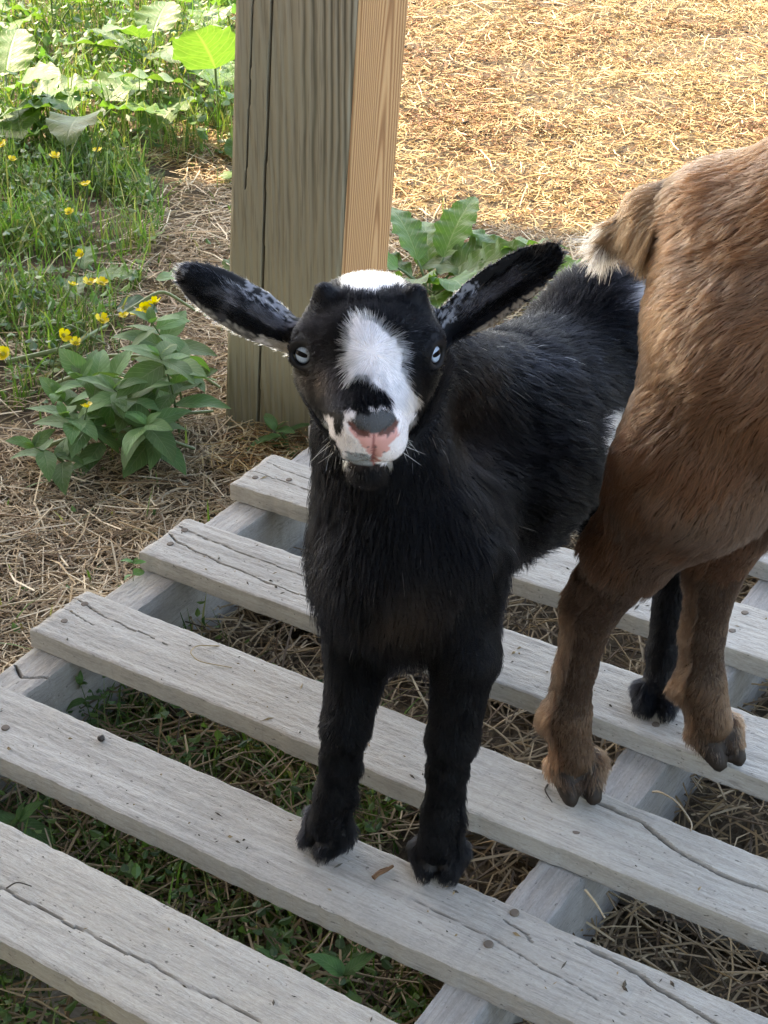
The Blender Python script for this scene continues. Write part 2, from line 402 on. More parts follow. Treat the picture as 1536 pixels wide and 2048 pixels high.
# ------------------------------------------------------------------ pallet
def board_mesh(L, w, t, seed, cracks=(), bow=0.0, rough_saw=False, nx=360, ny=64):
    """plank along +x with worn, slightly uneven edges, real cracks and a relief of raised grain; top at z=0"""
    xs = np.linspace(0, L, nx); v = np.linspace(-1, 1, ny)
    top = v; m_side = 4
    loop_v = np.concatenate([top, np.full(m_side, 1.0), top[::-1][::9], np.full(m_side, -1.0)])
    nb = len(top[::-1][::9])
    loop_z = np.concatenate([np.zeros(ny), np.linspace(-.12, -.96, m_side), np.full(nb, -1.0), np.linspace(-.96, -.12, m_side)])
    m = len(loop_v); S = np.zeros((nx, m, 3)); C = np.ones((nx, m, 3))
    X = np.repeat(xs[:, None], m, 1); Vv = np.repeat(loop_v[None], nx, 0); Zf = np.repeat(loop_z[None], nx, 0)
    e = np.where(Vv > 0, fnoise(np.stack([X * 9, X * 0 + 3.3, X * 0 + seed], -1), 1, seed, 3), fnoise(np.stack([X * 9, X * 0 + 9.1, X * 0 + seed], -1), 1, seed + 5, 3)) - .5
    e2 = vnoise(np.stack([X * 120, Vv * 1.01, X * 0], -1), 1, seed + 9) - .5
    Yy = Vv * w / 2 + np.sign(Vv) * (np.abs(Vv) > .93) * (e * .0045 + e2 * .0012)
    istop = (Zf > -.01)
    Zz = Zf * t + bow * np.sin(np.pi * X / L)
    edge = np.clip((np.abs(Vv) - .90) / .10, 0, 1)
    rel = (fnoise(np.stack([X * 3, Yy * 160, X * 0 + seed], -1), 1, seed + 2, 3) - .5) * .0011 + (vnoise(np.stack([X * 150, Yy * 420, X * 0], -1), 1, seed + 3) - .5) * .0007
    Zz = Zz + np.where(istop, rel - edge ** 3 * .0009, 0)
    ends = np.clip(1 - np.minimum(X, L - X) / .004, 0, 1); Zz = Zz - np.where(istop, ends * .0015, 0)
    Xx = X + (fnoise(np.stack([X * 0, Yy * 90, X * 0 + seed], -1), 1, seed + 7, 2) - .5) * .004 * np.clip(1 - np.minimum(X, L - X) / .02, 0, 1)
    col = np.ones((nx, m))
    for pts, hw, dep in cracks:
        jit = (vnoise(np.stack([X * 70, X * 0, X * 0 + seed], -1), 1, 31) - .5) * .0026
        d, fr = seg_dist(X, Yy + jit, pts)
        wd = .72 * hw * np.clip(np.minimum(fr / .12, (1 - fr) / .3) + .12, 0, 1)
        g = np.clip(1.25 - d / wd, 0, 1) * istop
        Zz = Zz - g * dep; col = col * (1 - .82 * np.clip(1.1 - d / wd, 0, 1) * istop)
    # weathered darker end grain and sides come from grain only; keep colour even
    S[..., 0], S[..., 1], S[..., 2] = Xx, Yy, Zz; C[:] = col[..., None]
    return loft('board', S[:, ::-1], C[:, ::-1], [M['pallet']])

def nail_mesh():
    n = 14; vs, fs = [], []
    for r, z in ((.0005, .0010), (.0028, .0009), (.0034, .0002), (.0034, -.004)):
        for k in range(n): vs.append((r * math.cos(2 * math.pi * k / n), r * math.sin(2 * math.pi * k / n), z))
    for i in range(3):
        for k in range(n): fs.append((i * n + k, (i + 1) * n + k, (i + 1) * n + (k + 1) % n, i * n + (k + 1) % n))
    fs.append(tuple(range(n)))
    me = bpy.data.meshes.new('nail'); me.from_pydata(vs, [], fs); me.materials.append(M['nail'])
    return me
NAIL = nail_mesh()

def build_pallet():
    root = empty('wooden_pallet', (0, 0, 0), 'weathered grey wooden pallet lying on the straw with both goats standing on its boards', 'pallet')
    T = .0185
    # front edge, back edge at x=0 and x=1 ; left end x
    rows = [(-.578, -.504, -.614, -.514, -.03), (-.450, -.378, -.446, -.379, -.012), (-.3065, -.239, -.3145, -.2415, -.001),
            (-.1625, -.091, -.159, -.0865, -.001), (-.017, .052, -.0125, .056, -.004), (.122, .192, .128, .197, -.006), (.268, .338, .272, .343, .002)]
    cracks = {0: [([(.02, -.002), (.19, -.008), (.30, -.006), (.42, -.004), (.55, -.010)], .0010, .004), ([(.0, -.022), (.12, -.028), (.2, -.030)], .0007, .003)],
              1: [([(.565, .027), (.60, .026), (.645, .018), (.70, .009), (.80, .004)], .0017, .009), ([(.44, .004), (.52, .001), (.62, -.012)], .0006, .002), ([(.515, .020), (.535, .017), (.545, .008)], .0008, .003)],
              2: [([(.485, .026), (.50, .023), (.545, .021), (.575, .009), (.61, .002), (.66, .003), (.78, .001)], .0019, .009), ([(0, .020), (.05, .012), (.12, .010)], .0007, .003), ([(0, .004), (.06, -.004)], .0005, .002)],
              3: [([(0, .006), (.02, -.004), (.05, -.009), (.13, -.015), (.25, -.018)], .0009, .004), ([(0, .020), (.03, .015), (.1, .012), (.2, .010)], .0007, .003)],
              4: [([(0, -.006), (.02, -.004), (.09, -.008)], .0007, .003), ([(0, .018), (.05, .012), (.12, .010)], .0006, .002)]}
    nails = {0: [(.02, -.55), (.50, -.535), (.51, -.57), (.98, -.55)], 1: [(.073, -.419), (.507, -.3835), (.506, -.4185), (.977, -.40), (.978, -.43)], 2: [(.0135, -.2545), (.0155, -.2835), (.507, -.2885), (.505, -.258), (.978, -.26), (.979, -.30)],
             3: [(.0125, -.111), (.0155, -.137), (.506, -.11), (.505, -.143), (.978, -.10), (.978, -.14)], 4: [(.0110, .004), (.0415, .018), (.507, .041), (.508, .0095), (.978, .0), (.98, .03)],
             5: [(.017, .145), (.02, .175), (.506, .145), (.506, .175), (.977, .16)], 6: [(.02, .29), (.02, .32), (.506, .30), (.979, .31)]}
    for i, (f0, b0, f1, b1, x0) in enumerate(rows):
        L = 1.0 - x0 + .003 * (i % 3); w = ((b0 - f0) + (b1 - f1)) / 2; y0, y1 = (f0 + b0) / 2, (f1 + b1) / 2
        a = math.atan2(y1 - y0, 1.0)
        me = board_mesh(L, w, T, 40 + i * 7, cracks.get(i, ()), bow=(.0, -.001, .001, 0, 0, .001, 0)[i])
        o = link('board', me, root, (x0, y0 + x0 * (y1 - y0), DECK)); o.rotation_euler = (0, 0, a)
        inv = o.matrix_basis.inverted()
        for k, (nx_, ny_) in enumerate(nails.get(i, ())):
            q = inv @ Vector((nx_, ny_, DECK))
            nl = link('nail', NAIL, o, (q.x, q.y, -.0002)); nl.rotation_euler = (random.uniform(-.1, .1), random.uniform(-.1, .1), random.uniform(0, 6))
    # stringers stand on edge under the boards; crack in the left one's top
    for j, xc in enumerate((.0185, .5058, .978)):
        cr = [([(.255, .016), (.245, -.001), (.250, -.010), (.258, -.019)], .0016, .006)] if j == 0 else []
        me = board_mesh(1.0, .0345 if j else .037, .088, 140 + j * 9, cr, nx=900 if j == 0 else 260, ny=22)
        o = link('stringer', me, root, (xc, -.590, DECK - T - .0012)); o.rotation_euler = (0, 0, math.pi / 2)
    for yc in (-.52, -.19, -.02, .31):
        me = board_mesh(.985, .085, .013, int(300 + yc * 100), (), nx=120, ny=16)
        o = link('bottom_board', me, root, (.008, yc, .0155)); o['label'] = 'lower board half buried in straw under the deck'
build_pallet()

# ------------------------------------------------------------------ animals: a smooth implicit body, meshed as one surface
class Field:
    def __init__(s, lo, hi, h):
        s.lo, s.h = np.array(lo, float), h
        s.n = np.ceil((np.array(hi) - s.lo) / h).astype(int) + 1
        s.f = np.full(s.n, .05, np.float32); s.prims = []
    def grid(s, lo, hi):
        i0 = np.clip(np.floor((lo - s.lo) / s.h).astype(int), 0, s.n - 1); i1 = np.clip(np.ceil((hi - s.lo) / s.h).astype(int) + 1, 1, s.n)
        ax = [(s.lo[k] + s.h * np.arange(i0[k], i1[k])).astype(np.float32) for k in range(3)]
        return tuple(slice(i0[k], i1[k]) for k in range(3)), np.stack(np.meshgrid(*ax, indexing='ij'), -1)
    def add(s, fn, lo, hi, k, cut=False, tag=None, flow=(0, 0, -1)):
        s.prims.append((fn, tag, np.array(flow, float), cut))
        mg = k + 3 * s.h
        sl, P = s.grid(np.array(lo) - mg, np.array(hi) + mg)
        d = fn(P); a = s.f[sl]
        if cut: d = -d; hh = np.maximum(k - np.abs(a - d), 0) / k; s.f[sl] = np.maximum(a, d) + hh * hh * k / 4
        else: hh = np.maximum(k - np.abs(a - d), 0) / k; s.f[sl] = np.minimum(a, d) - hh * hh * k / 4
    def cone(s, a, b, ra, rb, k=.012, **kw):
        a, b = np.array(a, np.float32), np.array(b, np.float32); ba = b - a; l2 = float(ba @ ba)
        def fn(P):
            t = np.clip(((P - a) @ ba) / l2, 0, 1); return np.linalg.norm(P - a - t[..., None] * ba, axis=-1) - (ra + (rb - ra) * t)
        R = max(ra, rb); s.add(fn, np.minimum(a, b) - R, np.maximum(a, b) + R, k, **kw)
    def ell(s, c, r, k=.015, rot=None, **kw):
        c, r = np.array(c, np.float32), np.array(r, np.float32); Rm = np.eye(3) if rot is None else np.array(rot)
        def fn(P):
            q = (P - c) @ Rm.T.astype(np.float32); k0 = np.linalg.norm(q / r, axis=-1); k1 = np.linalg.norm(q / (r * r), axis=-1)
            return k0 * (k0 - 1) / np.maximum(k1, 1e-6)
        R = r.max(); s.add(fn, c - R, c + R, k, **kw)
    def ear(s, base, tip, up, L_w, k=.008, cup=.007, th=.0022, **kw):
        """a cupped leaf-shaped sheet; up = across the ear, facing normal = s x up"""
        base, tip = np.array(base, float), np.array(tip, float); sa = tip - base; L = np.linalg.norm(sa); sa /= L
        n = norm(np.cross(sa, up)); wa = np.cross(n, sa)
        def prof(t): return L_w * np.clip(np.minimum(1, (.68 + 1.1 * t)) * np.sqrt(np.clip(1 - np.clip((t - .45) / .55, 0, 1) ** 2.2, 0, 1)), .02, 1)
        def fn(P):
            q = P - base.astype(np.float32); t = q @ sa / L; w = q @ wa; d = q @ n
            Wt = prof(np.clip(t, 0, 1)); cu = cup * (1.7 - t)
            d0 = cu * (np.clip(np.abs(w) / Wt, 0, 1.2) ** 2) - cu * .8
            e = np.maximum(np.maximum(np.abs(w) - Wt, (t - 1) * L), (-t - .08) * L)
            return np.maximum(np.abs(d - d0) - th * (1.25 - .5 * t), e) * .85
        m = L_w + .012; s.add(fn, np.minimum(base, tip) - m, np.maximum(base, tip) + m, k, **kw)
        return sa, wa, n, L
    def surf(s, x, y):
        """the point of the surface met along the face's front axis at face coordinates x, y"""
        w = np.linspace(.10, -.05, 600); u, v = (x - 739) * .000298, (708 - y) * .000298
        P = EYE + hC * (u * (1 - w))[:, None] + fU * (v * (1 - w))[:, None] + fB * w[:, None]
        I = np.clip(np.round((P - s.lo) / s.h).astype(int), 0, s.n - 1); d = s.f[I[:, 0], I[:, 1], I[:, 2]]
        k = np.argmax(d < .0002); return P[k]
    def mesh(s):
        f = s.f; c = [slice(None, -1), slice(1, None)]; sg = f < 0
        cnt = sum(sg[c[i], c[j], c[k]].astype(np.int8) for i in (0, 1) for j in (0, 1) for k in (0, 1))
        act = (cnt > 0) & (cnt < 8); I = np.argwhere(act); vid = np.full(act.shape, -1, np.int64); vid[act] = np.arange(len(I))
        corner = {}
        for i in (0, 1):
            for j in (0, 1):
                for k in (0, 1): corner[i, j, k] = f[I[:, 0] + i, I[:, 1] + j, I[:, 2] + k].astype(float)
        acc = np.zeros((len(I), 3)); num = np.zeros(len(I))
        for ax in range(3):
            for o1 in (0, 1):
                for o2 in (0, 1):
                    a = [0, 0, 0]; b = [0, 0, 0]; oth = [x for x in range(3) if x != ax]
                    a[oth[0]] = b[oth[0]] = o1; a[oth[1]] = b[oth[1]] = o2; b[ax] = 1
                    va, vb = corner[tuple(a)], corner[tuple(b)]; m = (va < 0) != (vb < 0)
                    t = np.where(m, va / np.where(m, va - vb, 1), 0); p = np.tile(np.array(a, float), (len(I), 1)); p[:, ax] = t
                    acc += p * m[:, None]; num += m
        V = s.lo + s.h * (I + acc / np.maximum(num, 1)[:, None])
        F = []
        for ax in range(3):
            u, v = (ax + 1) % 3, (ax + 2) % 3
            A = sg; sh = [slice(None)] * 3; sh2 = [slice(None)] * 3; sh[ax] = slice(None, -1); sh2[ax] = slice(1, None)
            e = A[tuple(sh)] != A[tuple(sh2)]; E = np.argwhere(e)
            E = E[(E[:, u] > 0) & (E[:, v] > 0) & (E[:, u] < s.n[u] - 1) & (E[:, v] < s.n[v] - 1)]
            ins = A[E[:, 0], E[:, 1], E[:, 2]]
            def cell(du, dv):
                Q = E.copy(); Q[:, u] -= du; Q[:, v] -= dv; return vid[Q[:, 0], Q[:, 1], Q[:, 2]]
            q = np.stack([cell(1, 1), cell(0, 1), cell(0, 0), cell(1, 0)], -1)
            q[~ins] = q[~ins][:, ::-1]; F.append(q)
        F = np.concatenate(F)
        return V, F
    def weights(s, P, sharp=.012):
        """blend of the parts' hair flow, and the nearest part's tag"""
        tags = []; D = []; Fl = []
        for fn, tg, fl, cut in s.prims:
            if cut or tg is None: continue
            D.append(fn(P.astype(np.float32))); tags.append(tg); Fl.append(fl)
        D = np.array(D); Fl = np.array(Fl); w = np.exp(-np.clip(D - D.min(0), 0, .2) / sharp); w /= w.sum(0)
        return np.einsum('kn,kc->nc', w, Fl), np.array(tags)[D.argmin(0)]

def vert_normals(V, F):
    fn = np.cross(V[F[:, 2]] - V[F[:, 0]], V[F[:, 3]] - V[F[:, 1]]); N = np.zeros_like(V)
    for k in range(4): np.add.at(N, F[:, k], fn)
    return norm(N), np.linalg.norm(fn, axis=1) / 2

def make_fur(name, V, F, N, area, dens, count, props, mat, parent, origin, seg=5, clump=.35, clump_n=5000, seed=1):
    """hair strands rooted on the body mesh; props(P, N) -> flow, length, lift, radius, colour, keep"""
    rng = np.random.default_rng(seed)
    a = area * dens[F].mean(1); cdf = np.cumsum(a); pick = np.searchsorted(cdf, rng.random(count) * cdf[-1]); f = F[pick]
    u, v = rng.random(count)[:, None], rng.random(count)[:, None]
    bl = lambda A: (A[f[:, 0]] * (1 - u) + A[f[:, 1]] * u) * (1 - v) + (A[f[:, 3]] * (1 - u) + A[f[:, 2]] * u) * v
    P, Nn = bl(V), norm(bl(N))
    flow, L, lift, rad, colr, keep = props(P, Nn, rng)
    P, Nn, flow, L, lift, rad, colr = [x[keep] for x in (P, Nn, flow, L, lift, rad, colr)]
    n = len(P)
    t = flow - (flow * Nn).sum(1, keepdims=True) * Nn; t = norm(t)
    b = np.cross(Nn, t)
    sw = (fnoise(P, 45, seed + 3, 2) - .5) * 1.5 + (vnoise(P, 150, seed + 4) - .5) * .8 + rng.normal(0, .16, n)
    t = norm(t + b * sw[:, None] * .75)
    L = L * (.55 + .6 * rng.random(n)) * (.82 + .36 * vnoise(P, 70, seed + 6))
    lift = lift * (.6 + .8 * rng.random(n)); lift = lift * (.7 + .6 * vnoise(P, 90, seed + 8))
    pts = np.zeros((n, seg + 1, 3)); pts[:, 0] = P - Nn * .0008; cur = pts[:, 0].copy()
    curl = rng.normal(0, .22, n)
    for i in range(1, seg + 1):
        s_ = (i - .5) / seg
        d = norm(t * (.45 + .8 * s_) + Nn * (lift * (1.25 - 1.0 * s_))[:, None] + b * (curl * (s_ - .3))[:, None] + V3(0, 0, -1) * (.22 * s_ * np.clip(L / .02, 0, 1.5))[:, None])
        cur = cur + d * (L / seg)[:, None]; pts[:, i] = cur
    if clump > 0:
        m = min(clump_n, n); ids = rng.choice(n, m, replace=False); kd = kdtree.KDTree(m)
        for j, q in enumerate(P[ids]): kd.insert(q, j)
        kd.balance(); near = np.array([kd.find(q)[1] for q in P]); C = pts[ids[near]]
        ok = np.linalg.norm(P - P[ids[near]], axis=1) < .012
        w = (np.linspace(0, 1, seg + 1) ** 1.3)[None, :, None] * (clump * (.3 + rng.random(n)) * ok)[:, None, None]
        offs = C - C[:, :1] + (pts[:, :1]) * .0
        tgt = pts[:, :1] * .45 + C[:, :1] * .55 + (C - C[:, :1])
        pts = pts * (1 - w) + tgt * w
    pts -= origin
    hc = bpy.data.hair_curves.new(name); hc.add_curves([seg + 1] * n)
    hc.attributes['position'].data.foreach_set('vector', pts.reshape(-1).astype(np.float32))
    prof = np.array([1, 1, .95, .8, .55, .18]) if seg == 5 else np.linspace(1, .18, seg + 1)
    r = hc.attributes.get('radius') or hc.attributes.new('radius', 'FLOAT', 'POINT')
    r.data.foreach_set('value', (rad[:, None] * prof[None]).reshape(-1).astype(np.float32))
    ca = hc.attributes.new('fcol', 'FLOAT_COLOR', 'CURVE'); cc = np.ones((n, 4), np.float32); cc[:, :3] = colr
    ca.data.foreach_set('color', cc.reshape(-1))
    hc.materials.append(mat)
    return tag(link(name, hc, parent), kind='stuff')

def disc_sphere(name, r, n_ring, n_seg, axis, up, col_fn, mats):
    """sphere whose pole looks along axis; col_fn(angle from the pole)"""
    axis = norm(np.array(axis, float)); x = norm(np.cross(up, axis)); y = np.cross(axis, x)
    vs, cs = [], []
    for i in range(n_ring + 1):
        th = math.pi * (i / n_ring) ** 1.4
        for k in range(n_seg):
            ph = 2 * math.pi * k / n_seg
            vs.append(r * (axis * math.cos(th) + (x * math.cos(ph) + y * math.sin(ph)) * math.sin(th))); cs.append(col_fn(th, ph))
    idx = np.arange((n_ring + 1) * n_seg).reshape(n_ring + 1, n_seg); nx = np.roll(idx, -1, 1)
    q = np.stack([idx[:-1], idx[1:], nx[1:], nx[:-1]], -1).reshape(-1, 4)
    return mesh_np(name, np.array(vs), q.ravel(), np.full(len(q), 4), cols=np.array(cs), mats=mats)

def pupil_mesh(r, axis, up, hw, hh):
    axis = norm(np.array(axis, float)); x = norm(np.cross(up, axis)); y = np.cross(axis, x); vs, fs = [], []
    nx, ny = 16, 6
    for j in range(ny + 1):
        for i in range(nx + 1):
            a, b2 = (i / nx * 2 - 1), (j / ny * 2 - 1)
            aa = a * hw; bb = b2 * hh * (1 - .55 * abs(a) ** 4)
            d = axis * math.cos(aa) * math.cos(bb) + x * math.sin(aa) + y * math.sin(bb); vs.append(d / np.linalg.norm(d) * r)
    for j in range(ny):
        for i in range(nx):
            k = j * (nx + 1) + i; fs += [k, k + 1, k + nx + 2, k + nx + 1]
    return mesh_np('pupil', np.array(vs), fs, [4] * (nx * ny), mats=[M['pupil']])

def whisker_tubes(name, roots, dirs, lens, parent, rad=.00016, col=(.75, .73, .70), seed=0):
    rng = np.random.default_rng(seed); vs, ff = [], []
    for p, d, L in zip(roots, dirs, lens):
        d = norm(d); side = norm(np.cross(d, V3(.3, .2, 1))); b2 = np.cross(d, side); bend = rng.normal(0, .35, 2)
        base = len(vs)
        for i in range(7):
            s_ = i / 6; c = p + d * L * s_ + (side * bend[0] + b2 * bend[1] - V3(0, 0, .35)) * L * s_ * s_ * .6
            for k in range(3):
                a = k * 2.094; vs.append(c + (side * math.cos(a) + b2 * math.sin(a)) * rad * (1.05 - s_ * .8))
        for i in range(6):
            for k in range(3):
                a0 = base + i * 3 + k; a1 = base + i * 3 + (k + 1) % 3; ff += [a0, a1, a1 + 3, a0 + 3]
    cols = np.tile(np.array(col), (len(vs), 1))
    me = mesh_np(name, np.array(vs), ff, [4] * (len(ff) // 4), cols=cols, mats=[M['whisker']])
    return tag(link(name, me, parent), kind='stuff')

# ------------------------------------------------------------------ the black and white kid (heights here are above the deck)
EYE = V3(.388, -.381, .392)                                # midpoint between the eyes
fB = norm(V3(.4828, -.7625, .4403)); hC = norm(V3(.8491, .5283, .0037) - fB * (V3(.8491, .5283, .0037) @ fB)); fU = np.cross(fB, hC)
hA = .84 * fB - .545 * fU; hA = norm(hA); hB = np.cross(hA, hC)   # forward, right, up of the head
hR = math.radians(-1.2); hC, hB = hC * math.cos(hR) + hB * math.sin(hR), hB * math.cos(hR) - hC * math.sin(hR)
fB = norm(.84 * hA + .545 * hB); fU = norm(-.545 * hA + .84 * hB)                             # the face's own front view: out of the face, up the face
def H(c, a, b): return EYE + (hC * c + hA * a + hB * b) * .001
HROT = np.stack([hC, hA, hB])

def face_uv(P):
    """flat coordinates on the face's front, 1 unit = 0.298 mm; x to its left, y downwards"""
    q = P - EYE; w = q @ fB; return 739 + (q @ hC) / (1 - w) / .000298, 708 - (q @ fU) / (1 - w) / .000298, w

WHITE = [(697, 655), (703, 640), (712, 632), (735, 640), (760, 655), (785, 675), (800, 700), (803, 740), (820, 770), (833, 800), (835, 835), (828, 880), (818, 900), (810, 925), (801, 952), (792, 954), (786, 935), (755, 942), (720, 936), (700, 938), (688, 942), (684, 908), (668, 882), (654, 855), (648, 836), (658, 832), (669, 843), (675, 872), (684, 862), (690, 820), (703, 812), (716, 826), (738, 830), (742, 814), (770, 812), (772, 790), (752, 778), (735, 752), (716, 748), (697, 764), (695, 730), (697, 700)]
DARKN = [(690, 820), (703, 768), (718, 748), (735, 750), (748, 768), (752, 777), (766, 776), (783, 802), (778, 813), (742, 815), (740, 832), (715, 828), (706, 816), (694, 818)]
POLL = [(668, 540), (676, 530), (735, 520), (800, 525), (822, 538), (812, 560), (798, 576), (770, 584), (740, 592), (702, 590), (682, 572)]
NOSEG = [(704, 838), (720, 826), (740, 834), (744, 822), (770, 817), (790, 826), (796, 842), (772, 862), (748, 868), (720, 860), (703, 848)]
NOSEP = [(697, 844), (712, 858), (745, 869), (776, 861), (796, 841), (799, 858), (788, 885), (775, 905), (758, 925), (748, 915), (735, 903), (715, 880), (699, 862)]
LIPG = [(688, 898), (703, 904), (728, 907), (749, 914), (750, 931), (724, 933), (700, 925)]
BLACK = V3(.0030, .0033, .0046)

def kid_colour(P, tags, jit=None):
    x, y, w = face_uv(P)
    if jit is not None: x, y = x + jit[:, 0], y + jit[:, 1]
    nz = fnoise(P, 220, 4, 2) - .5; x2, y2 = x + nz * 16, y + (fnoise(P, 220, 9, 2) - .5) * 16
    head = np.isin(tags, ['head', 'nose', 'horn']); front = head & (w > -.045)
    col = np.tile(BLACK, (len(P), 1)) * (.8 + .5 * fnoise(P, 60, 2, 2))[:, None]
    def put(mask, c, a=1.0):
        m = mask.astype(float) * a; col[:] = col * (1 - m[:, None]) + np.array(c) * m[:, None]
    # brownish tint below the near eye and on the chest and shoulder
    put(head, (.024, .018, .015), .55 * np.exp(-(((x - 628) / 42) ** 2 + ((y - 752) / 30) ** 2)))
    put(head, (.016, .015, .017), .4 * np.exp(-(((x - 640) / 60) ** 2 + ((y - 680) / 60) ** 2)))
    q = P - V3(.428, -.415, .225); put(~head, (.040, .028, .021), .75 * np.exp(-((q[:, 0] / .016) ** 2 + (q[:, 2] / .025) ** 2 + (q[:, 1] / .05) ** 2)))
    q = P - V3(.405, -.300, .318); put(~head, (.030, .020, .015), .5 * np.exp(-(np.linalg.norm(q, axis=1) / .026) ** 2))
    put(front & in_poly(x2, y2, WHITE) & ~in_poly(x2 * .5 + x * .5, y2 * .5 + y * .5, DARKN), (.74, .735, .76))
    put(head & in_poly(x2, y2, POLL) & (w > -.09), (.66, .655, .665))
    put(front & (y > 928) & (x > 698) & (x < 790), (.006, .006, .007))
    # white patches on the flank and by the tail
    fz = (fnoise(P, 90, 12, 2) - .5) * .02
    q = P - V3(.4545, -.160, .252); put(np.isin(tags, ['torso']) & (np.sqrt((q[:, 1] / 1.0) ** 2 + (q[:, 2] / 1.15) ** 2) + fz < .019) & (P[:, 0] > .40), (.50, .49, .51))
    q = P - V3(.428, -.073, .318); put(np.isin(tags, ['torso']) & (np.linalg.norm(q, axis=1) + fz < .011), (.16, .16, .18))
    # ears: pale rims and speckles
    for nm, (b0, sa, wa, n_, L, up) in EARS.items():
        m = tags == nm; q = P - b0; t = q @ sa / L; wv = q @ wa / .0145; inner = (q @ n_)
        sp = fnoise(P, 420, 3, 2); edge = np.abs(wv)
        sm = fnoise(P, 130, 3, 2)
        if nm == 'ear_r':
            put(m & (wv > .30 + t * .3) & (t < .50) & (sp > .46), (.30, .30, .33), .8); put(m & (wv < -.74 - .1 * t) & (t < .75), (.34, .32, .29), .3 + .55 * (sp > .45))
            put(m & (wv < -.40 - t * 1.0) & (t < .22), (.50, .48, .45), .85); put(m & (sm > .60) & (t > .45), (.045, .044, .048)); put(m & (t > .93) & (sp > .5), (.2, .19, .19))
            put(m & (np.abs(wv - .10) < .26) & (t > .08) & (t < .55), (.13, .125, .135), np.clip(sm * 2 - .5, 0, 1))
        else:
            put(m & (wv > .10) & (t < .36) & (sp > .48), (.26, .27, .31), .8); put(m & (wv < -.82) & (sp > .36), (.22, .175, .13))
            put(m & (np.abs(wv - .15) < .30) & (t > .10) & (t < .65), (.050, .048, .055), np.clip(sm * 2.4 - .7, 0, 1)); put(m & (t > .8) & (wv > .2), (.022, .018, .016))
    return col, x, y, w

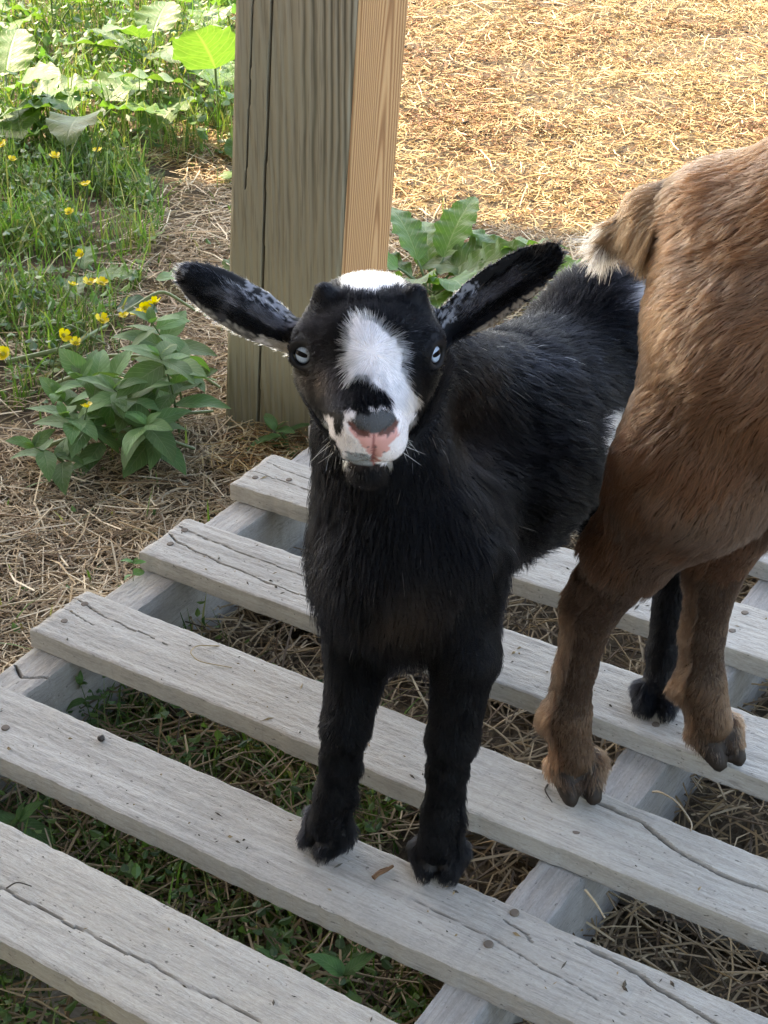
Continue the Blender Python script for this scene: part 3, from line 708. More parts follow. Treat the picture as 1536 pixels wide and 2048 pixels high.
EARS = {}
EBR, EBL = (.3295, -.3770, .3870), (.4080, -.3237, .3920)     # roots of the ears
def build_kid():
    base = V3(.395, -.24, 0)
    root = empty('goat_kid', (base[0], base[1], DECK), 'small black goat kid with white blaze and pale blue eyes looking up from the pallet', 'goat')
    f = Field((.24, -.50, -.004), (.545, .045, .455), .0020)
    T = dict(tag='torso')
    f.ell((.3945, -.338, .232), (.052, .074, .072), tag='torso', flow=(0, -.1, -1))
    f.ell((.392, -.19, .245), (.064, .135, .079), k=.03, tag='torso', flow=(.1, 1, -.55))
    f.ell((.396, -.062, .257), (.056, .068, .076), k=.03, tag='torso', flow=(.1, .9, -.7))
    f.cone((.3925, -.352, .250), H(-1, -24, -20), .0480, .0365, k=.020, tag='neck', flow=(.02, -.05, -1))
    f.cone((.392, -.215, .292), H(0, -30, -10), .036, .030, k=.03, tag='neck', flow=(.1, .45, -.9))
    hk = dict(tag='head', flow=(0, 0, 1))
    f.ell(H(0, -22, 0), (.0385, .042, .0285), rot=HROT, **hk)
    f.ell(H(0, -1, 4), (.035, .028, .0255), rot=HROT, **hk)
    for s_ in (-1, 1):
        f.ell(H(31.6 * s_, -5, 3), (.0125,) * 3, k=.012, **hk)
        f.cone(H(18.5 * s_ - 1.5, -14, -19), H(13.5 * s_, 14, -22), .0205 if s_ < 0 else .0175, .0165, k=.018, **hk)
    f.cone(H(0, 4, -7), H(0, 38, -14), .0285, .0222, k=.016, **hk)
    f.cone(H(0, 30, -15), H(0, 47, -15), .0215, .0180, k=.014, **hk)
    f.ell(H(0, 56, -11.5), (.0145, .0095, .0105), rot=HROT, k=.010, tag='nose', flow=(0, 0, 1))
    for s_ in (-1, 1): f.ell(H(9.5 * s_, 50.5, -26.5), (.0130, .0118, .0135), rot=HROT, k=.006, **hk)
    f.cone(H(0, -5, -34), H(0, 42, -50), .0215, .0120, k=.008, **hk)
    for s_ in (-1, 1): f.cone(H(25.5 * s_, -22, 22), H(27.5 * s_, -22, 28.5), .0095, .0062, k=.010, tag='horn', flow=(0, 0, 1))
    # nostrils, lip line, groove between the nostrils
    def cut_line(pts):
        P = [(f.surf(x_, y_), r_) for x_, y_, r_ in pts]
        for (p0, r0), (p1, r1) in zip(P[:-1], P[1:]): f.cone(p0 + fB * .0004, p1 + fB * .0004, r0, r1, k=.0016, cut=True)
    lines = [[(735, 869, .0010), (719, 864, .0018), (706, 855, .0024), (700, 846, .0012)], [(762, 868, .0010), (777, 862, .0018), (791, 852, .0024), (796, 842, .0012)],
             [(749, 872, .0010), (749, 895, .0012), (749, 926, .0012)], [(696, 926, .0012), (722, 936, .0015), (748, 934, .0016), (774, 938, .0015), (797, 930, .0012)]]
    for ln_ in lines: cut_line(ln_)
    up = fU; EB_R, EB_L = V3(*EBR), V3(*EBL)
    eR = f.ear(EB_R, V3(.265, -.4055, .4275), up, .0158, tag='ear_r', flow=(-.9, -.1, .3))
    eL = f.ear(EB_L, V3(.460, -.2765, .4395), up, .0158, tag='ear_l', flow=(.6, .7, .4))
    EARS['ear_r'] = (EB_R, eR[0], eR[1] * (1 if eR[1] @ fU > 0 else -1), eR[2], eR[3], 1); EARS['ear_l'] = (EB_L, eL[0], eL[1] * (1 if eL[1] @ fU > 0 else -1), eL[2], eL[3], 1)
    lk = dict(k=.010, tag='leg', flow=(0, .12, -1))
    def chain(pts, k0=.02, tg='leg', fl=(0, .12, -1)):
        for i in range(len(pts) - 1):
            (p0, r0), (p1, r1) = pts[i], pts[i + 1]
            f.cone(p0, p1, r0, r1, k=k0 if i == 0 else .008, tag=tg, flow=fl)
    def hoof(p, fwd, r=.0105):
        fw = norm(V3(fwd[0], fwd[1], 0)); sd = V3(-fw[1], fw[0], 0)
        for s_ in (-1, 1):
            q0 = V3(p[0], p[1], .0150) + sd * .0085 * s_; q1 = V3(p[0], p[1], .0088) + fw * .0110 + sd * .0078 * s_
            f.cone(q0, q1, r, .0075, k=.0030, tag='hoof', flow=(fw[0], fw[1], -1.2))
    chain([((.372, -.352, .222), .034), ((.3755, -.372, .172), .0225), ((.3765, -.393, .112), .0152), ((.3740, -.396, .088), .0122), ((.3685, -.398, .052), .0118), ((.3640, -.399, .024), .0135)])
    hoof((.3615, -.3940), (-.22, -.97), .0120)
    chain([((.424, -.342, .226), .034), ((.4485, -.360, .182), .0205), ((.4500, -.376, .122), .0152), ((.4480, -.378, .096), .0122), ((.4445, -.379, .055), .0118), ((.4415, -.377, .026), .0140)])
    hoof((.4410, -.3730), (.40, -.92), .0120)
    chain([((.425, -.072, .222), .042), ((.452, -.125, .165), .030), ((.4875, -.092, .118), .0145), ((.4905, -.108, .045), .0105), ((.494, -.118, .022), .0115)], .025)
    hoof((.4955, -.123), (.35, -.94))
    chain([((.362, -.080, .218), .042), ((.345, -.125, .165), .030), ((.352, -.128, .112), .0140), ((.354, -.158, .045), .0105), ((.354, -.165, .022), .0115)], .025)
    hoof((.354, -.168), (-.1, -.99))
    f.cone((.396, -.005, .278), (.396, .020, .306), .010, .006, k=.012, tag='torso', flow=(0, .4, .6))
    # eye sockets
    eyes = []
    for ex, ey, g in ((603, 712, (-.36, .66, .36)), (877, 706, (.74, .48, .26))):
        ax = norm(hC * g[0] + hA * g[1] + hB * g[2]); ce = f.surf(ex, ey) - ax * .0076; eyes.append((ce, ax))
    for ce, ax in eyes: f.ell(ce + ax * .0052, (.0078,) * 3, k=.0022, cut=True)
    # lids: a rim of skin round each opening, heavier above
    for ce, ax in eyes:
        ex_ = norm(np.cross(hB, ax)); ey_ = np.cross(ax, ex_)
        for a0, a1, r_, q_ in ((12, 168, .0021, .0074), (192, 348, .0012, .0081)):
            A = [ce + ax * (.0058 if a0 < 90 else .0054) + (ex_ * math.cos(math.radians(t_)) * .0086 + ey_ * math.sin(math.radians(t_)) * q_) for t_ in np.linspace(a0, a1, 7)]
            for p0, p1 in zip(A[:-1], A[1:]): f.cone(p0, p1, r_, r_, k=.0028, tag='head', flow=(0, 0, 1))
    V, F = f.mesh(); N, area = vert_normals(V, F)
    flow, tags = f.weights(V)
    col, x, y, w = kid_colour(V, tags)
    front = np.isin(tags, ['head', 'nose']) & (w > .0)
    nz = (fnoise(V, 300, 5, 2) - .5) * 10
    pk = front & in_poly(x + nz, y + nz, NOSEP); gr = front & in_poly(x + nz, y, NOSEG); lg = front & in_poly(x + nz, y, LIPG)
    eyed = np.full(len(V), 1.0)
    for ce, ax in eyes: eyed = np.minimum(eyed, np.linalg.norm(V - (ce + ax * .0062), axis=1))
    dens = np.ones(len(V)); hd = np.isin(tags, ['head', 'nose', 'horn']); er = np.isin(tags, ['ear_r', 'ear_l'])
    dens[hd] = 4.2; dens[er] = 3.0; dens[tags == 'leg'] = 1.9; dens[tags == 'hoof'] = 2.2
    dens[pk] = 5.0; dens[gr] = 5.0; dens[lg] = 5.0; dens[eyed < .0070] = 0
    below = (V[:, 2] < .006); dens[below] = 0
    nostril = front & (np.abs(x - 748) < 55) & (y > 836) & (y < 870) & pk; dens[nostril] *= 1.0
    skin = col * .8; white = col.min(1) > .4
    skin[white] = (.66, .62, .63); skin[pk] = (.55, .285, .26); skin[gr] = (.055, .058, .062); skin[lg] = (.22, .24, .25)
    spk = fnoise(V, 900, 8, 2); skin[front & (pk | lg) & (spk > .72)] = (.12, .09, .09)
    for k_, ln_ in enumerate(lines[:2]):  # dark of nostrils and lip crease put into the skin; grooves are too fine
        d_, _ = seg_dist(x, y, [(a_, b_) for a_, b_, c_ in ln_]); skin[front & (d_ < 5.0)] = (.10, .045, .038); dens[front & (d_ < 7)] = 0
    d_, _ = seg_dist(x, y, [(a_, b_) for a_, b_, c_ in lines[2]]); dens[front & (d_ < 3.2)] = 0; skin[front & (d_ < 3.2)] = (.26, .10, .095)
    d_, _ = seg_dist(x, y, [(a_, b_) for a_, b_, c_ in lines[3]]); dens[front & (d_ < 4)] = 0; skin[front & (d_ < 5)] = (.02, .014, .014)
    skin[eyed < .0088] = (.012, .011, .011)
    skin[tags == 'hoof'] = (.012, .011, .011)
    inner_ear = np.zeros(len(V), bool)
    me = mesh_np('body', V - base, F.ravel(), np.full(len(F), 4), cols=skin, mats=[M['skin']])
    link('body', me, root)
    pc = H(1.5, 26, 18)
    kdv = kdtree.KDTree(len(V[::3]))
    for j, q in enumerate(V[::3]): kdv.insert(q, j)
    kdv.balance()
    def props(P, Nn, rng):
        flow, tg = f.weights(P)
        jit = rng.normal(0, 2.0, (len(P), 2))
        colr, fx, fy, fw = kid_colour(P, tg, jit)
        n = len(P); hd = np.isin(tg, ['head', 'nose', 'horn']); er = np.isin(tg, ['ear_r', 'ear_l']); fr = hd & (fw > 0)
        # muzzle: grey nose pad, pink lips
        nz = (fnoise(P, 300, 5, 2) - .5) * 8 + rng.normal(0, 2.5, n)
        g = fr & in_poly(fx + nz, fy, NOSEG); p_ = fr & in_poly(fx + nz, fy + nz, NOSEP); l_ = fr & in_poly(fx + nz, fy, LIPG)
        g = g & ((rng.random(n) < .8) | (fy > 836)); colr[g] = V3(.090, .096, .103) * (.35 + 1.4 * rng.random((g.sum(), 1))); l2 = l_ & (rng.random(n) < .55); colr[l2] = V3(.16, .17, .18) * (.4 + .9 * rng.random((l2.sum(), 1))); colr[p_] = V3(.62, .36, .33) * (.8 + .35 * rng.random((p_.sum(), 1)))
        L = np.full(n, .020); lift = np.full(n, .38); rad = np.full(n, .00016)
        tors = tg == 'torso'; nk = tg == 'neck'; lg_ = tg == 'leg'; hf = tg == 'hoof'
        L[tors] = .019; L[nk] = .017; hn_ = nk & (P[:, 2] > .33); L[hn_] = .0095
        ch = (tors | nk) & (P[:, 1] < -.30) & (P[:, 2] < .30); L[ch] = .0225; lift[ch] = .44
        be = tors & (P[:, 2] < .195); L[be] = .030; lift[be] = .30
        L[lg_] = np.clip(.0055 + .035 * (P[lg_, 2] - .03), .0060, .0115); lift[lg_] = .26
        bk = lg_ & (Nn[:, 1] > .15) & (P[:, 2] < .085) & (P[:, 2] > .02); L[bk] = .0145; lift[bk] = .45
        L[hf] = .0095; lift[hf] = .30
        L[hd] = .0062; lift[hd] = .30; rad[hd] = .00013
        blaze = fr & (colr.min(1) > .35) & (fy < 800) & (fy > 600); L[blaze] = .0098; lift[blaze] = .36
        poll = hd & (fy < 605); L[poll] = .0085; lift[poll] = .5; pw = poll & (colr.min(1) > .35); L[pw] = .0085; lift[pw] = .5
        hrn = tg == 'horn'; L[hrn & ~pw] = .0040; lift[hrn] = .25
        mz = fr & (fy > 815); L[mz] = .0030; lift[mz] = .30; L[g | l_] = .0028; L[p_] = .0018; lift[p_] = .12; rad[g | p_ | l_] = .0001
        chin = fr & (fy > 930) & (colr.max(1) < .1); L[chin] = .009; lift[chin] = .4
        ck = hd & (fw < .012) & (fy > 740); L[ck] = .0095
        L[er] = .0030; lift[er] = .16; rad[er] = .00013
        # hair runs out from a whorl on the bridge of the nose, then back over the cheeks
        rd = norm(P - pc); flow = np.where(hd[:, None], rd + np.where((fy > 800)[:, None], -hA * .2 - hB * .5, 0 * rd), flow)
        for nm, (b0, sa, wa, n_, Le, u_) in EARS.items():
            m = tg == nm; q = P[m] - b0; wv = (q @ wa) / .0145; flow[m] = sa + wa * wv[:, None] * .8
            edge = np.abs(wv) > .72; L[np.where(m)[0][edge]] = .0040
            inn = ((Nn[m] @ fB) > .3) & (np.abs(wv) < .6); ii = np.where(m)[0][inn]; L[ii] = .0070; lift[ii] = .22
        keep = np.ones(n, bool)
        for ce, ax in eyes:
            d = np.linalg.norm(P - (ce + ax * .0062), axis=1); keep &= d > .0074; m = d < .013
            flow[m] = (P - (ce + ax * .004))[m]; L[m] = .0032; lift[m] = .12
        colr = np.clip(colr * (.75 + .5 * rng.random((n, 1))), 0, .9)
        stray = (~hd) & (~hf) & (~lg_) & (rng.random(n) < .003); colr[stray] = (.35, .34, .34)
        return flow, L, lift, rad, colr, keep
    make_fur('fur', V, F, N, area, dens, 300000, props, M['fur_black'], root, base, clump=.30, clump_n=16000, seed=21)
    # eyes
    for i, (ce, ax) in enumerate(eyes):
        def ecol(th, ph):
            k = th / .72
            if k > .92: return (.010, .009, .009)
            if k > .80: return (.11, .14, .18)
            v = .82 + .18 * math.sin(ph * 23) * math.sin(ph * 7 + 1)
            return (.37 * v, .45 * v, .55 * v)
        e = link('eye', disc_sphere('eye', .0086, 30, 48, ax, hB, ecol, [M['eye']]), root, tuple(ce - base - ax * .0013))
        link('pupil', pupil_mesh(.00872, norm(ax + hB * .06 - hC * (.10 if i == 0 else -.02)), hB + hC * .06, .50, .17), e)
    rng = np.random.default_rng(3); rt, dr, ln = [], [], []
    for s_ in (-1, 1):
        for k in range(9):
            rt.append(H(s_ * rng.uniform(12, 17), rng.uniform(38, 50), rng.uniform(-34, -20))); dr.append(hC * s_ * rng.uniform(.6, 1) + hA * rng.uniform(.1, .6) - hB * rng.uniform(.1, .8)); ln.append(rng.uniform(.010, .024))
    for k in range(12):
        rt.append(H(rng.uniform(-9, 9), rng.uniform(38, 50), -42)); dr.append(-hB + hA * rng.uniform(-.2, .6) + hC * rng.uniform(-.5, .5)); ln.append(rng.uniform(.008, .018))
    whisker_tubes('whiskers', [p - base for p in rt], dr, ln, root, seed=4)
build_kid()

# ------------------------------------------------------------------ the brown goat
def build_brown():
    base = V3(.72, -.2, 0)
    root = empty('brown_goat', (base[0], base[1], DECK), 'brown goat with white tail tip standing across the right edge, only its hindquarters showing', 'goat')
    f = Field((.40, -.36, -.004), (1.34, -.04, .62), .0038)
    f.ell((.580, -.2, .392), (.086, .076, .092), tag='torso', flow=(-1, -.1, -.75))
    f.ell((.77, -.2, .400), (.23, .084, .100), k=.04, tag='torso', flow=(-1, 0, -.35))
    f.ell((.97, -.2, .375), (.10, .078, .118), k=.03, tag='torso', flow=(-.7, 0, -.8))
    f.cone((.540, -.2, .444), (.610, -.2, .481), .038, .042, k=.030, tag='torso', flow=(-1, 0, -.3))
    f.cone((.610, -.2, .481), (.82, -.2, .476), .042, .048, k=.035, tag='torso', flow=(-1, 0, -.3))
    def chain(pts, k0=.03, fl=(-.25, 0, -1), tg='leg'):
        for i in range(len(pts) - 1):
            (p0, r0), (p1, r1) = pts[i], pts[i + 1]
            f.cone(p0, p1, r0, r1, k=k0 if i < 2 else .008, tag=('thigh' if i < 2 and k0 == .03 else tg), flow=(-.55, 0, -1) if i < 2 else fl)
    def hoof(p, fwd, r=.0135, L=.021):
        fw = norm(V3(fwd[0], fwd[1], 0)); sd = V3(-fw[1], fw[0], 0)
        for s_ in (-1, 1):
            q0 = V3(p[0], p[1], .0200) + sd * .0095 * s_ - fw * .003; q1 = V3(p[0], p[1], .0085) + fw * L + sd * .0085 * s_
            f.cone(q0, q1, r, .0065, k=.0018, tag='hoof', flow=(fw[0] * .6, fw[1] * .6, -1))
        f.add(lambda P: P[..., 2] * -1.0 - .0, (p[0] - .06, p[1] - .06, -.01), (p[0] + .06, p[1] + .06, .0), .001, cut=False, tag=None) if False else None
    chain([((.575, -.232, .365), .062), ((.552, -.248, .300), .047), ((.510, -.247, .222), .0285), ((.486, -.245, .165), .0185), ((.4785, -.245, .110), .0130), ((.4745, -.246, .066), .0155), ((.4820, -.248, .034), .0145)])
    hoof((.4850, -.2455), (.62, -.78))
    chain([((.590, -.168, .365), .062), ((.588, -.152, .298), .046), ((.554, -.150, .218), .0290), ((.540, -.152, .162), .0195), ((.5385, -.154, .110), .0145), ((.5415, -.155, .064), .0165), ((.5535, -.157, .034), .0155)])
    hoof((.5570, -.1520), (.80, -.60))
    for (px, py) in ((.4640, -.2520), (.4610, -.2420), (.5285, -.161), (.527, -.150)): f.cone((px, py, .060), (px - .006, py, .054), .0060, .0040, k=.006, tag='leg', flow=(-.3, 0, -1))
    for y_, xx in ((-.245, .962), (-.155, .975)):
        chain([((.985, y_, .36), .050), ((.975, y_, .275), .032), ((xx, y_, .165), .0195), ((xx - .002, y_, .06), .0145), ((xx + .008, y_, .032), .0145)], .028)
        hoof((xx + .012, y_), (1, -.1))
    # neck and a head held up, beyond the picture's edge
    f.cone((1.0, -.2, .42), (1.10, -.21, .53), .062, .044, k=.035, tag='neck', flow=(-.6, 0, -1))
    f.ell((1.125, -.212, .550), (.048, .040, .042), k=.02, tag='head', flow=(-1, 0, 0))
    f.cone((1.14, -.213, .542), (1.225, -.218, .500), .036, .0225, k=.018, tag='head', flow=(-1, 0, .3))
    f.cone((1.13, -.213, .522), (1.215, -.218, .486), .026, .014, k=.012, tag='head', flow=(-1, 0, .3))
    for s_ in (-1, 1):
        f.ear((1.110, -.212 + .036 * s_, .556), (1.085, -.212 + .125 * s_, .560), (.3, 0, 1), .019, th=.0036, tag='ear_l', flow=(0, s_, 0))
        f.cone((1.112, -.212 + .018 * s_, .585), (1.088, -.212 + .026 * s_, .635 - .03), .011, .006, k=.006, tag='horn', flow=(0, 0, 1))
    # tail: root on the croup, held out and down
    f.cone((.528, -.200, .458), (.492, -.204, .446), .019, .0140, k=.022, tag='tail', flow=(-1, -.05, -.45))
    f.cone((.492, -.204, .446), (.463, -.207, .428), .0140, .0070, k=.012, tag='tail', flow=(-1, -.05, -.55))
    V, F = f.mesh(); N, area = vert_normals(V, F); flow, tags = f.weights(V)
    def colour(P, tg, Nn):
        z = P[:, 2]; nz = fnoise(P, 28, 3, 3)
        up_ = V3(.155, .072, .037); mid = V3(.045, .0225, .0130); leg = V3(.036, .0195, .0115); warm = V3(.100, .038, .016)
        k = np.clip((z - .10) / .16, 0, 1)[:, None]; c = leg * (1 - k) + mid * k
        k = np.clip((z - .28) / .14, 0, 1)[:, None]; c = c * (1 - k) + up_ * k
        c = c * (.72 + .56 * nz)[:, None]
        m = (fnoise(P, 16, 31, 2) > .55)[:, None] * .45; c = c * (1 - m) + warm * (.7 + .5 * nz)[:, None] * m
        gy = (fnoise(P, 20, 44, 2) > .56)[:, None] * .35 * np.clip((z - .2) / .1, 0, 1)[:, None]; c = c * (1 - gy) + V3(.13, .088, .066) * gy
        tf = (np.isin(tg, ['leg', 'hoof']) & (z < .075) & (z > .015))[:, None] * .30; c = c * (1 - tf) + V3(.085, .042, .020) * tf
        tl = tg == 'tail'; c[tl] = V3(.135, .072, .038) * (.7 + .6 * nz[tl])[:, None]
        wt = tl & (P[:, 0] < .4635); c[wt] = (.50, .455, .40)
        wu = tl & (P[:, 0] < .478) & (Nn[:, 2] < -.2) & (P[:, 0] >= .465); c[wu] = (.40, .33, .26)
        c[tg == 'horn'] = (.12, .11, .10)
        return c
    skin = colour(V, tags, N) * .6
    hf = tags == 'hoof'; skin[hf & (V[:, 2] < .028)] = (.020, .0145, .011)
    me = mesh_np('body', V - base, F.ravel(), np.full(len(F), 4), cols=skin, mats=[M['skin']]); link('body', me, root)
    dens = np.ones(len(V)); dens[tags == 'leg'] = 2.2; dens[tags == 'hoof'] = 2.0; dens[tags == 'tail'] = 5; dens[np.isin(tags, ['head', 'ear_l'])] = 1.0
    dens[hf & (V[:, 2] < .0195)] = 0; dens[tags == 'horn'] = 0; dens[V[:, 0] > .72] *= .30
    def props(P, Nn, rng):
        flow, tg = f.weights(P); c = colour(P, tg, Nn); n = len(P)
        L = np.full(n, .0150); lift = np.full(n, .24); rad = np.full(n, .00017)
        th = tg == 'thigh'; L[th] = .0150; lg = tg == 'leg'
        L[lg] = .0065; lift[lg] = .20
        back = lg & (Nn[:, 0] < -.1) & (P[:, 2] < .20); L[back] = .0100; lift[back] = .42
        fet = lg & (P[:, 2] < .078); L[fet] = .0070; lift[fet] = .25; fb = fet & (Nn[:, 0] < -.2); L[fb] = .0120; lift[fb] = .45
        ho = tg == 'hoof'; L[ho] = .0105; lift[ho] = .18
        tl = tg == 'tail'; L[tl] = .020; lift[tl] = .12
        under = tl & (Nn[:, 2] < .3); L[under] = .033; flow[under] = flow[under] * .55 + V3(0, 0, -.75)
        be = np.isin(tg, ['torso']) & (Nn[:, 2] < -.5); L[be] = .022
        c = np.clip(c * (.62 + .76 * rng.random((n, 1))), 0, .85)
        lt = rng.random(n) < .10; c[lt & ~tl] = np.clip(c[lt & ~tl] * 1.75 + .02, 0, .8)
        return flow, L, lift, rad, c, np.ones(n, bool)
    make_fur('fur', V, F, N, area, dens, 300000, props, M['fur_brown'], root, base, clump=.62, clump_n=22000, seed=33)
    for s_ in (-1, 1):
        ax = V3(.35, s_, .15); ce = V3(1.150, -.212 + .0345 * s_, .558) - base
        e = link('eye', disc_sphere('eye', .009, 16, 24, ax, V3(0, 0, 1), lambda th, ph: (.20, .13, .05) if th < .9 else (.012, .01, .01), [M['eye']]), root, tuple(ce))
        link('pupil', pupil_mesh(.00918, norm(ax), V3(0, 0, 1), .4, .13), e)
build_brown()

# ------------------------------------------------------------------ straw, grass and other litter nobody could count
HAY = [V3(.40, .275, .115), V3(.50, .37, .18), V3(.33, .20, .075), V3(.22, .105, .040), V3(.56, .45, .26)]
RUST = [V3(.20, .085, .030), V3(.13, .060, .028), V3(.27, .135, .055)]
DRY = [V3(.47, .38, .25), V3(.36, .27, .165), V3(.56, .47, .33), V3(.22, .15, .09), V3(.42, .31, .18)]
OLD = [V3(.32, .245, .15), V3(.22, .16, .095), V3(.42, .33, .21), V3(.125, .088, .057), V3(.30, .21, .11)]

def scatter_in(poly, n, rng, dens=None):
    p = np.array(poly); lo, hi = p.min(0), p.max(0); out = np.zeros((0, 2))
    while len(out) < n:
        q = lo + (hi - lo) * rng.random((n * 2, 2)); q = q[in_poly(q[:, 0], q[:, 1], poly)]
        if dens is not None: q = q[rng.random(len(q)) < dens(q[:, 0], q[:, 1])]
        out = np.concatenate([out, q])
    return out[:n]

def strands(xy, lmin, lmax, rmin, rmax, pile, pal, rng, tilt=.16, zmax=None, bend=.16, wts=None):
    n = len(xy); L = lmin + (lmax - lmin) * rng.random(n) ** 1.6; r = rmin + (rmax - rmin) * rng.random(n) ** 1.4
    az = rng.random(n) * 2 * np.pi + 0; el = rng.normal(0, tilt, n)
    d = np.stack([np.cos(az) * np.cos(el), np.sin(az) * np.cos(el), np.sin(el)], -1); s_ = np.stack([-np.sin(az), np.cos(az), 0 * az], -1); u_ = np.cross(d, s_)
    h = pile * rng.random(n) ** .9
    if zmax is not None: h = np.minimum(h, zmax)
    c = np.stack([xy[:, 0], xy[:, 1], gz(xy[:, 0], xy[:, 1]) + h + .001], -1)
    bn = rng.normal(0, bend, n); bz = rng.normal(-.02, bend * .5, n)
    V = np.zeros((n, 3, 3, 3))
    for i, t in enumerate((-.5, 0, .5)):
        q = c + d * (t * L)[:, None] + s_ * (bn * L * (t * t * 4 - .5) * .35)[:, None] + u_ * (bz * L * (t * t * 4) * .5)[:, None]
        for k in range(3):
            a = k * 2.0944 + 1; V[:, i, k] = q + (s_ * math.cos(a) + u_ * math.sin(a) * .7) * (r * (1 if i == 1 else .75))[:, None]
    ids = (np.arange(n) * 9)[:, None]
    fq = np.array([[i * 3 + k, i * 3 + (k + 1) % 3, (i + 1) * 3 + (k + 1) % 3, (i + 1) * 3 + k] for i in range(2) for k in range(3)])
    F = (ids[:, :, None] + fq[None]).reshape(-1, 4)
    pal = np.array(pal); w = None if wts is None else np.array(wts) / np.sum(wts)
    col = pal[rng.choice(len(pal), n, p=w)] * (.7 + .6 * rng.random((n, 1)))
    return V.reshape(-1, 3), F, np.repeat(col, 9, 0)

def litter(name, chunks, mat, label):
    V, F, C = [], [], []; o = 0
    for v, f, c in chunks: V.append(v); F.append(f + o); C.append(c); o += len(v)
    F = np.concatenate(F)
    return tag(link(name, mesh_np(name, np.concatenate(V), F.ravel(), np.full(len(F), 4), cols=np.concatenate(C), mats=[mat], smooth=False)), label, kind='stuff')

SUNNY = [(-.60, .86), (-.86, .90), (-1.02, 1.35), (-1.45, 1.95), (-.36, 2.75), (.55, 1.9), (.35, .62), (-.02, .42), (-.25, .60)]
LEFT = [(-.80, .99), (-.02, .95), (.0, .33), (-.012, -.30), (-.10, -.62), (-.35, -.5), (-.62, .05), (-.62, .5)]
UNDER = [(-.02, -.60), (1.02, -.60), (1.02, .62), (-.02, .62)]
FRONT = [(-.1, -1.1), (1.1, -1.1), (1.1, -.60), (-.1, -.60)]
OUTER = [(-2.6, -1.2), (2.4, -1.2), (2.4, 3.4), (-2.6, 3.4)]
rg = np.random.default_rng(77)
def bare(x, y):    # trodden patches where soil shows between the straw
    return np.clip(1.5 - 1.9 * fnoise(np.stack([x, y, x * 0], -1), 6, 61, 2), .12, 1)
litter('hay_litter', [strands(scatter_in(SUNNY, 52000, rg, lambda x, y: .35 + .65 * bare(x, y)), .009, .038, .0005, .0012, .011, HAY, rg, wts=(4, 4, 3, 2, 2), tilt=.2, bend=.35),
                      strands(scatter_in(SUNNY, 9000, rg, lambda x, y: np.clip(3 * fnoise(np.stack([x, y, x * 0 + 2], -1), 7, 91, 2) - 1.45, 0, 1)), .008, .03, .0007, .0015, .014, RUST, rg),
                      strands(scatter_in(SUNNY, 420, rg), .006, .014, .0018, .0042, .012, [V3(.045, .032, .022), V3(.08, .05, .03), V3(.16, .09, .045)], rg),
                      strands(scatter_in(SUNNY, 700, rg), .04, .10, .0008, .0015, .016, HAY, rg, wts=(3, 5, 1, 1, 5))], M['straw'], 'golden dry hay and wood shavings covering the sunlit yard')
litter('straw_litter', [strands(scatter_in(LEFT, 25000, rg, bare), .010, .050, .0005, .0011, .014, DRY, rg, bend=.25),
                        strands(scatter_in(LEFT, 1300, rg), .06, .13, .0009, .0016, .018, DRY, rg, wts=(3, 1, 5, 1, 2)),
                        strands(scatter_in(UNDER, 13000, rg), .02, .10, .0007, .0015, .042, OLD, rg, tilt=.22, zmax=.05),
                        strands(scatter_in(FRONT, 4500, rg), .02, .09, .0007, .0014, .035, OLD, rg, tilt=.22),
                        strands(scatter_in([(-.17, .14), (.0, .15), (-.01, .28), (-.16, .235)], 900, rg), .012, .04, .0005, .0009, .03, HAY, rg),
                        strands(scatter_in(OUTER, 12000, rg, lambda x, y: 1 - .95 * ((x > -.65) & (x < .5) & (y > -.6) & (y < 2.5))), .03, .10, .0008, .0016, .012, DRY, rg)], M['straw'], 'dry straw scattered over the shaded soil and under the pallet')

def blades(xy, hmin, hmax, wmin, wmax, pal, rng, lean=.5, z0=0.0):
    n = len(xy); H_ = hmin + (hmax - hmin) * rng.random(n) ** 1.5; w = wmin + (wmax - wmin) * rng.random(n)
    az = rng.random(n) * 2 * np.pi; ln = np.abs(rng.normal(0, lean, n)) + .1
    d = np.stack([np.cos(az), np.sin(az), 0 * az], -1); tw = az + rng.normal(0, .8, n); s_ = np.stack([-np.sin(tw), np.cos(tw), 0 * az], -1)
    b = np.stack([xy[:, 0], xy[:, 1], gz(xy[:, 0], xy[:, 1]) + z0], -1); V = np.zeros((n, 4, 2, 3))
    for i, t in enumerate((0, .35, .7, 1.0)):
        q = b + d * (H_ * ln * t ** 1.8)[:, None] + V3(0, 0, 1) * (H_ * (t - .38 * np.clip(ln, 0, 1.4) * t * t))[:, None]
        ww = (w * (.8, 1, .75, .08)[i])[:, None]; V[:, i, 0] = q - s_ * ww; V[:, i, 1] = q + s_ * ww
    ids = (np.arange(n) * 8)[:, None]; fq = np.array([[i * 2, i * 2 + 1, i * 2 + 3, i * 2 + 2] for i in range(3)])
    pal = np.array(pal); col = pal[rng.integers(0, len(pal), n)] * (.7 + .6 * rng.random((n, 1)))
    return V.reshape(-1, 3), (ids[:, :, None] + fq[None]).reshape(-1, 4), np.repeat(col, 8, 0)

